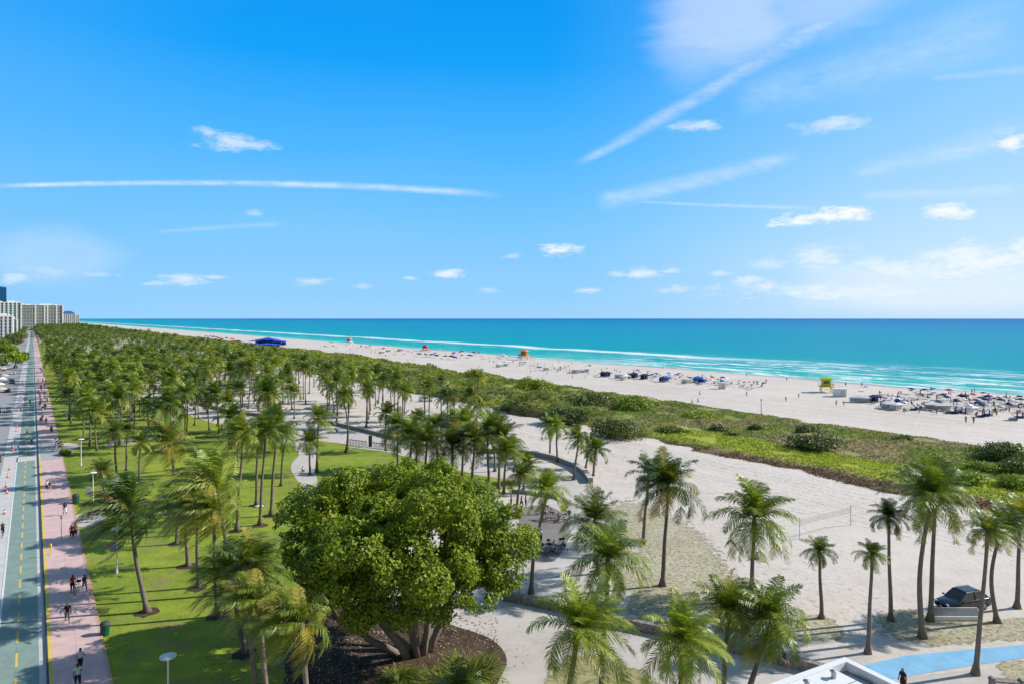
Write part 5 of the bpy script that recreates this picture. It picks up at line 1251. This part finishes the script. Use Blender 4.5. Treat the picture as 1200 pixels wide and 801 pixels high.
# blue marquee
for i, (px, py, w, h) in enumerate(((304,404,16,5.2),(314,404.5,18,7),(324,404.5,16,5.2),(312,407,22,3.6))):
    r = cabana_tent(gp(px, py), -.2, M['royal'], w, 10, h); tag(r, ['left peak of the big blue marquee on the beach','tallest middle peak of the big blue marquee','right peak of the big blue marquee','low blue canopy in front of the marquee peaks'][i], 'marquee', 'big blue marquee canopies')
# beachgoers: measured lone ones, then the crowd by the water
LONE = [(811,473),(818,472),(820,463),(875,464),(921,470),(980,475),(989,476),(1132,495),(1141,496),(1059,484),(1090,479),(1168,487),(1114,463),(1142,460),(875,441),(922,446),(991,452),(1010,453),
        (609,429),(621,430),(622,437),(630,428),(638,429),(641,439),(670,427),(655,425),(777,432),(686,443),(671,443),(478,424),(484,423),(1139,461),(1091,458),(1049,481),(936,466),(452,418),(435,414),(463,416)]
for px, py in LONE:
    t = BR.choice(tops); person(gp(px,py), BR.uniform(0,6.28), BR.choice(('walk','stand','walk','talk')), t, BR.choice(('black','navy','red','grey')), what=f'person in {t} on their feet', where=zone(px), group='beachgoers on open sand', near=False)
for i in range(200):
    if i < 80: px = BR.uniform(1030,1200); py = BR.uniform(459,483)+(px-1030)*.03
    elif i < 135: px = BR.uniform(640,900); py = 427+(px-640)*.083+BR.uniform(0,7)
    elif i < 185: px = BR.uniform(390,620); py = 402+(px-390)*.08+BR.uniform(0,8)
    else: px = BR.uniform(230,400); py = 391+(px-230)*.07+BR.uniform(2,9)
    t = BR.choice(tops); ps = BR.choice(('stand','walk','sit','chair','sit','talk'))
    g = gp(px,py)
    if to_uv(g)[1] > SHORE-3: continue
    if ps == 'chair': ps = 'sit'
    person(g, BR.uniform(0,6.28), ps, t, BR.choice(('black','navy','red','grey','pink')), what=('person sitting on the sand' if ps == 'sit' else 'person standing up')+f' in {t}', where=zone(px), group='beachgoers in the crowd by the water', near=False)
# ------------------------------------------------------------ buildings
def facade_mat(name, wallc, glassc, fx, fz, wx=.3, wz=.35):
    m, t, b = new_mat(name); tc = t.n('ShaderNodeTexCoord').outputs['Object']; s = t.n('ShaderNodeSeparateXYZ'); t.put(s.inputs[0], tc)
    t.put(b.inputs['Base Color'], t.mix(t.noise(tc, .1, 3), tuple(x*.85 for x in wallc), wallc)); b.inputs['Roughness'].default_value = .7; return m
FW = facade_mat('tower_wall', (.84,.83,.81), None, 1, 1); M['towerglass'] = simple('tower_glass', (.12,.2,.32), .15, .2, .05, spec=.6); M['olivewin'] = simple('grey_balcony_glass', (.14,.16,.15), .3, .2, .05); M['blueglass'] = simple('blue_glass', (.03,.24,.50), .15, .2, .05, spec=.6); M['blueroof'] = simple('blue_roof', (.06,.12,.28), .6, .1, .1); M['tealglass'] = simple('teal_glass', (.05,.28,.36), .15, .2, .05, spec=.6)  # olivewin is one even grey-green tone for the balcony glazing
def block(name, loc, rz, w, d, h, floors, bays, label, glass, pier=.35, wallm=None, extras=None, fins=None):
    r = empty(name, loc, rz); wm = wallm or FW
    m = MB(); m.box((0,0,h/2),(w-.8,d-.8,h-.5)); m.build('wall', wm, r)
    fh = h/floors
    for side in range(4):
        R = Matrix.Rotation(side*math.pi/2, 3, 'Z'); W_ = w if side % 2 == 0 else d; D_ = d if side % 2 == 0 else w; nb = max(2, int(bays*W_/w))
        bw = W_/nb
        # each bay's glazing a window strip of its own
        for k in range(nb):
            g = MB()
            for f in range(floors): g.box(R@V(-W_/2+bw*(k+.5), -D_/2+.36, fh*(f+.55)), (bw*(1-pier), .12, fh*.62), R=R)
            g.build('window', glass, r)
        g = MB()
        for f in range(floors+1): g.box(R@V(0, -D_/2+.05, fh*f+(.35 if f < floors else -.1)), (W_, .9, .22), R=R)
        g.build('balcony', wm, r)
        g = MB()
        for k in (fins if fins and side % 2 == 0 else range(0, nb+1)): g.box(R@V(-W_/2+bw*k, -D_/2-.1, h/2), (bw*pier if not fins else bw*.5, 1.3, h), R=R)
        g.build('pier', wm, r)
    m = MB(); m.box((0,0,h+.5),(w+.6,d+.6,1.0)); m.box((w*.1,0,h+2.2),(w*.3,d*.5,2.6)); m.box((-w*.3,0,h+1.8),(w*.12,d*.3,1.8)); m.box((w*.36,0,h+1.6),(w*.08,d*.3,1.4)); m.build('roof', wm, r)
    tag(r, label, 'building'); return r
def at_px(px, D, z=0): return V((px-600)*D/FPX, D, z)
block('condo_tower', at_px(48,1500), .65, 76, 42, zat(358,1500), 17, 14, 'broad grey condo tower with white piers rising over the palms', M['olivewin'], .10, fins=[0,5,8,9,12,14])
block('condo_tower', at_px(22,1540), .65, 26, 40, zat(357,1540), 17, 5, 'white and blue wing left of the broad condo tower', M['towerglass'], .3)
block('hotel_block', at_px(10,1150), .62, 34, 30, zat(355,1150), 13, 6, 'white hotel with teal glass behind the left edge block', M['tealglass'], .4)
block('glass_tower', at_px(-1,2300), .62, 38, 38, zat(337,2300), 38, 10, 'tall dark blue glass tower at the left edge', M['blueglass'], .08, wallm=M['blueglass'])
block('hotel_block', at_px(0,740), .61, 22, 40, zat(371,740), 8, 6, 'white low hotel beside the street at the left edge', M['towerglass'], .5, wallm=M['whitewall'])
block('hotel_block', at_px(6,930), .61, 26, 24, zat(374,930), 8, 6, 'white stepped hotel behind the nearest one at left', M['towerglass'], .5, wallm=M['whitewall'])
r = block('beach_hotel', at_px(80,2250), .6, 36, 30, zat(368,2250), 8, 7, 'distant white hotel with a blue roof at the shore', M['towerglass'], .5, wallm=M['whitewall'])
m = MB(); h0 = zat(368,2250)+1.1; m.add([(-19,-16,h0),(19,-16,h0),(19,16,h0),(-19,16,h0),(-8,0,h0+9),(8,0,h0+9)], [(0,1,5,4),(2,3,4,5),(1,2,5),(3,0,4)]); m.build('hip_roof', M['blueroof'], r)
block('distant_hotel', at_px(68,1900), .6, 26, 20, zat(374,1900), 6, 5, 'low pale block right of the broad condo tower', M['towerglass'], .5, wallm=M['whitewall'])
block('distant_hotel', at_px(88,2500), .6, 22, 20, zat(369,2500), 8, 5, 'farthest small white block right of the blue roofed hotel', M['towerglass'], .5, wallm=M['whitewall'])
# street umbrellas of cafes on the inland side
for i, (px, py) in enumerate([(2,449),(5,445),(-1,456),(3,436),(8,432),(1,462),(10,427)]):
    o = umbrella(gp(px, py), 1.9, 2.7, M['tanfab'] if i%2 else M['white']); rank(o, 'pale cafe parasol', 'at left edge beside the road', 'umbrella', 'cafe parasols')
# white flat roof in the bottom right corner
ZR = 6.0; cr = gp(990,769,ZR); e1 = (gp(1058,802,ZR)-cr).normalized(); e2 = (gp(925,801,ZR)-cr).normalized()
e2 = (e2-e1*e2.dot(e1)).normalized()
r = empty('white_pavilion', V(cr.x,cr.y,0)); R = Matrix((( e1.x, e2.x, 0),(e1.y, e2.y, 0),(0,0,1))); L1, L2 = 12, 9
def rb(mb, x0, x1, y0, y1, z0, z1):
    c = R@V((x0+x1)/2,(y0+y1)/2,(z0+z1)/2); mb.box(c, (abs(x1-x0), abs(y1-y0), abs(z1-z0)), R=R)
m = MB(); rb(m, .25, L1, .25, L2, 0, ZR-.62); m.build('wall', M['whitewall'], r)
m = MB(); rb(m, 0, L1+.2, 0, .42, ZR-.6, ZR); rb(m, 0, .42, .43, L2+.2, ZR-.6, ZR); m.build('parapet', M['white'], r)
m = MB(); rb(m, .43, L1+.1, 1.75, L2+.1, ZR-.6, ZR-.04); m.build('roof', M['white'], r)
m = MB(); rb(m, .43, L1, .43, 1.74, ZR-.6, ZR-.5); m.build('gutter_floor', M['grey'], r)
m = MB(); [rb(m, 1.0+k*1.6, 2.2+k*1.6, .75, 1.3, ZR-.49, ZR-.32) for k in range(6)]; m.build('skylight', M['carglass'], r)
m = MB(); rb(m, 2.6, L1-2, 4.3, 5.4, ZR-.03, ZR+.32); m.build('roof_hatch', M['grey'], r, bevel=.03)
m = MB(); [rb(m, 2.0+k*1.7, 2.03+k*1.7, 1.8, L2, ZR-.038, ZR-.01) for k in range(6)]; m.build('seam', M['grey'], r)
for k in range(2): m = MB(); m.lathe([(.14,ZR-.04),(.14,ZR+.3),(.22,ZR+.34),(.05,ZR+.42)], R@V(1.2,2.6+k*2.2,0), 12); m.build('vent', M['steel'], r)
tag(r, 'white flat roofed pavilion with dark roof gutter in the bottom right corner', 'building')
# ------------------------------------------------------------ world
W = bpy.data.worlds.new('World'); bpy.context.scene.world = W; W.use_nodes = True; wt = W.node_tree; t = NT(wt); bg = wt.nodes['Background']
tc = t.n('ShaderNodeTexCoord').outputs['Generated']; s = t.n('ShaderNodeSeparateXYZ'); t.put(s.inputs[0], tc); x, y, z = s.outputs
az = t.m('ARCTAN2', x, y); hyp = t.m('SQRT', t.m('ADD', t.m('MULTIPLY', x, x), t.m('MULTIPLY', y, y))); te = t.m('DIVIDE', z, t.m('MAXIMUM', hyp, .001))
sky = t.n('ShaderNodeTexSky', sky_type='NISHITA'); sky.sun_disc = False; sky.sun_elevation = SUN_EL; sky.sun_rotation = SUN_AZ; sky.air_density = 1.0; sky.dust_density = .3; sky.ozone_density = 2.5
el = t.lin(te, 0, .6)
left = t.ramp(el, [(0,lin8(165,212,248)),(.10,lin8(150,206,250)),(.22,lin8(128,200,252)),(.40,lin8(84,184,252)),(.62,lin8(18,162,246)),(.8,lin8(0,152,240)),(1,lin8(0,146,236))])
right = t.ramp(el, [(0,lin8(214,230,248)),(.12,lin8(216,234,253)),(.3,lin8(182,219,254)),(.5,lin8(150,206,255)),(.8,lin8(122,192,255)),(1,lin8(96,178,252))])
azf = t.sm(az, .0, .72); azf = t.m('ADD', azf, t.m('MULTIPLY', t.m('SUBTRACT', t.noise(t.vm('MULTIPLY', tc, (2,2,6)), 1.0, 2), .5), .25), clamp=True)
base = t.mix(azf, left, right)
azl = t.m('MULTIPLY', t.sm(az, -.35, -.75), .22); base = t.mix(azl, base, lin8(120,190,250))
# zenith and the sky behind stay blue
up = t.m('MAXIMUM', t.sm(te, .62, 1.1), t.sm(y, .35, -.1)); base = t.mix(up, base, (.17,.235,.33))
base = t.mix(1.0, base, (.80,.91,.96), 'MULTIPLY')
base = t.mix(.03, base, t.mix(1.0, sky.outputs[0], (.09,.09,.09), 'MULTIPLY'))
cv = t.n('ShaderNodeCombineXYZ'); t.put(cv.inputs[0], az); t.put(cv.inputs[1], te)
nA = t.noise(t.vm('MULTIPLY', cv.outputs[0], (20,52,1)), 1.0, 9, .66); nB = t.noise(t.vm('MULTIPLY', cv.outputs[0], (5,22,1)), 1.0, 5, .6); nC = t.noise(t.vm('MULTIPLY', cv.outputs[0], (75,170,1)), 1.0, 8, .68)
nn = t.m('ADD', t.m('MULTIPLY', nA, .7), t.m('MULTIPLY', nC, .3))
def pa_(px, py): a = math.atan((px-600)/FPX); return a, (HOR-py)/FPX*math.cos(a)
acc = 0.0
CL = [(963,255,66,14,1.0),(1106,247,40,13,.95),(1190,163,34,15,.95),(657,293,32,11,.9),(264,166,56,17,.6),(288,170,40,9,.5),(240,156,20,10,.5),(522,321,26,8,.75),(218,327,46,9,.6),(366,330,30,8,.5),(960,300,55,20,.55),(1050,318,90,24,.6),(1140,305,60,26,.75),(1195,292,30,14,.9),
      (975,146,60,13,.5),(812,148,42,9,.5),(754,320,34,9,.6),(690,340,24,6,.5),(790,339,34,7,.45),(876,328,30,8,.5),(722,321,16,6,.5),(575,340,20,6,.4),(60,318,60,12,.35),(300,250,14,7,.3),(600,300,14,6,.3),(1000,340,220,20,.6),(1120,322,120,24,.75),(1180,305,80,24,.8),(900,310,40,10,.4),(840,320,24,6,.4),(180,332,30,5,.5),(250,325,26,4,.45),(110,322,40,6,.35),(20,325,30,9,.45),(780,318,20,5,.45),(1090,300,50,10,.55),(480,326,14,4,.45),(424,335,16,5,.3),(640,300,12,4,.35)]
wobx = t.m('MULTIPLY', t.m('SUBTRACT', nB, .5), .03)
for (px, py, w, h, k) in CL:
    a0, t0 = pa_(px, py); dx = t.m('DIVIDE', t.m('SUBTRACT', t.m('ADD', az, wobx), a0), w*math.cos(a0)**2/FPX); dy = t.m('DIVIDE', t.m('SUBTRACT', te, t0), h*.9/FPX)
    d2 = t.m('ADD', t.m('MULTIPLY', dx, dx), t.m('MULTIPLY', dy, dy)); g = t.m('SUBTRACT', 1.0, t.m('SQRT', d2)); g = t.m('ADD', g, t.m('MULTIPLY', t.m('SUBTRACT', nn, .51), 3.6))
    acc = t.m('MAXIMUM', acc, t.m('MULTIPLY', t.sm(g, .02, 1.0), k)) if not isinstance(acc, float) else t.m('MULTIPLY', t.sm(g, .05, .75), k)
def streak(p0, p1, w0, w1, k, soft=1.0, curve=0.0, nz=.5):
    (a0,t0),(a1,t1) = pa_(*p0), pa_(*p1); L = math.hypot(a1-a0, t1-t0); ux, uy = (a1-a0)/L, (t1-t0)/L
    dx = t.m('SUBTRACT', az, a0); dy = t.m('SUBTRACT', te, t0); sc = t.m('DIVIDE', t.m('ADD', t.m('MULTIPLY', dx, ux), t.m('MULTIPLY', dy, uy)), L)
    pd = t.m('ADD', t.m('MULTIPLY', dx, -uy), t.m('MULTIPLY', dy, ux))
    if curve: pd = t.m('SUBTRACT', pd, t.m('MULTIPLY', t.m('MULTIPLY', sc, t.m('SUBTRACT', 1.0, sc)), curve/FPX*4))
    pd = t.m('ADD', pd, t.m('MULTIPLY', t.m('SUBTRACT', nB, .5), nz*8/FPX))
    w = t.m('ADD', w0/FPX, t.m('MULTIPLY', sc, (w1-w0)/FPX)); w = t.m('MAXIMUM', w, .0008)
    g = t.m('SUBTRACT', 1.0, t.m('DIVIDE', t.m('ABSOLUTE', pd), w), clamp=True)
    f = t.m('MULTIPLY', t.sm(sc, -.02, .08), t.sm(sc, 1.05, .85)); g = t.m('MULTIPLY', t.m('MULTIPLY', t.sm(g, 0, soft), f), t.lin(nn, .36, .62, .25, 1.0))
    return t.m('MULTIPLY', g, k)
for a in [((-20,219),(575,228),3.2,6.5,.62,1.0,15,.25),((675,193),(1015,-6),7,22,.42,1.0,0,.6),((700,238),(935,182),17,11,.38,1.0,0,1.0),((745,236),(960,244),2.5,3.5,.35,1.0,0,.3),((1085,181),(1150,172),3,4,.4,1.0,0,.3),((1090,92),(1210,80),5,7,.2,1.0,0,.5)]:
    acc = t.m('MAXIMUM', acc, streak(*a))
for a in [((860,120),(1200,20),30,46,.22,1.0,0,3),((1000,205),(1210,150),14,20,.25,1.0,0,2.5),((180,272),(330,262),3,5,.2,1.0,0,1),((1010,232),(1200,222),6,9,.25,1.0,0,1.5),((0,305),(130,290),10,14,.22,1.0,0,2)]:
    acc = t.m('MAXIMUM', acc, streak(*a))
for (px, py, w, h, k) in ((1080,340,230,40,.45),(850,20,115,95,.42),(960,-10,150,60,.3),(60,300,110,40,.2),(820,55,75,60,.25)):
    a0, t0 = pa_(px, py); dx = t.m('DIVIDE', t.m('SUBTRACT', az, a0), w*math.cos(a0)**2/FPX); dy = t.m('DIVIDE', t.m('SUBTRACT', te, t0), h/FPX)
    g = t.m('SUBTRACT', 1.0, t.m('SQRT', t.m('ADD', t.m('MULTIPLY', dx, dx), t.m('MULTIPLY', dy, dy)))); g = t.m('ADD', g, t.m('MULTIPLY', t.m('SUBTRACT', nB, .5), .9)); acc = t.m('MAXIMUM', acc, t.m('MULTIPLY', t.sm(g, 0, .7), k))
acc = t.m('MULTIPLY', acc, t.sm(te, -.005, .02))
shade = t.lin(te, 0, .15, .86, .97); cc = t.mix(1.0, (.93,.95,1.0), t.mix(nA, (.80,.83,.92), (1.02,1.02,1.02)), 'MULTIPLY')
colr = t.mix(acc, base, cc)
t.put(bg.inputs[0], colr); bg.inputs[1].default_value = 1.0
# the shader above is in display units; keep the Background strength in its normal range by scaling the colour up
mul = t.mix(1.0, colr, (10,10,10), 'MULTIPLY'); t.put(bg.inputs[0], mul); bg.inputs[1].default_value = .1
# ------------------------------------------------------------ sun, camera, view
sl = bpy.data.lights.new('sun', 'SUN'); sl.energy = 5.0; sl.angle = math.radians(.5); sl.color = (1,.955,.88); so = bpy.data.objects.new('sun', sl); C.objects.link(so)
sd = V(math.sin(SUN_AZ)*math.cos(SUN_EL), math.cos(SUN_AZ)*math.cos(SUN_EL), math.sin(SUN_EL)); so.rotation_euler = sd.to_track_quat('Z','Y').to_euler(); so.location = sd*100
cd = bpy.data.cameras.new('camera'); co = bpy.data.objects.new('camera', cd); C.objects.link(co); co.location = (0,0,CAM_H); co.rotation_euler = (math.pi/2,0,0)
cd.sensor_width = 36; cd.lens = 36*FPX/1200; cd.shift_y = -(400.5-HOR)/1200; cd.clip_start = .5; cd.clip_end = 150000
sc = bpy.context.scene; sc.camera = co; sc.view_settings.view_transform = 'Standard'; sc.view_settings.look = 'None'; sc.view_settings.gamma = 1; sc.view_settings.exposure = .16
sc.cycles.max_bounces = 4; sc.cycles.diffuse_bounces = 2; sc.cycles.transmission_bounces = 3; sc.cycles.transparent_max_bounces = 8
finish_labels()
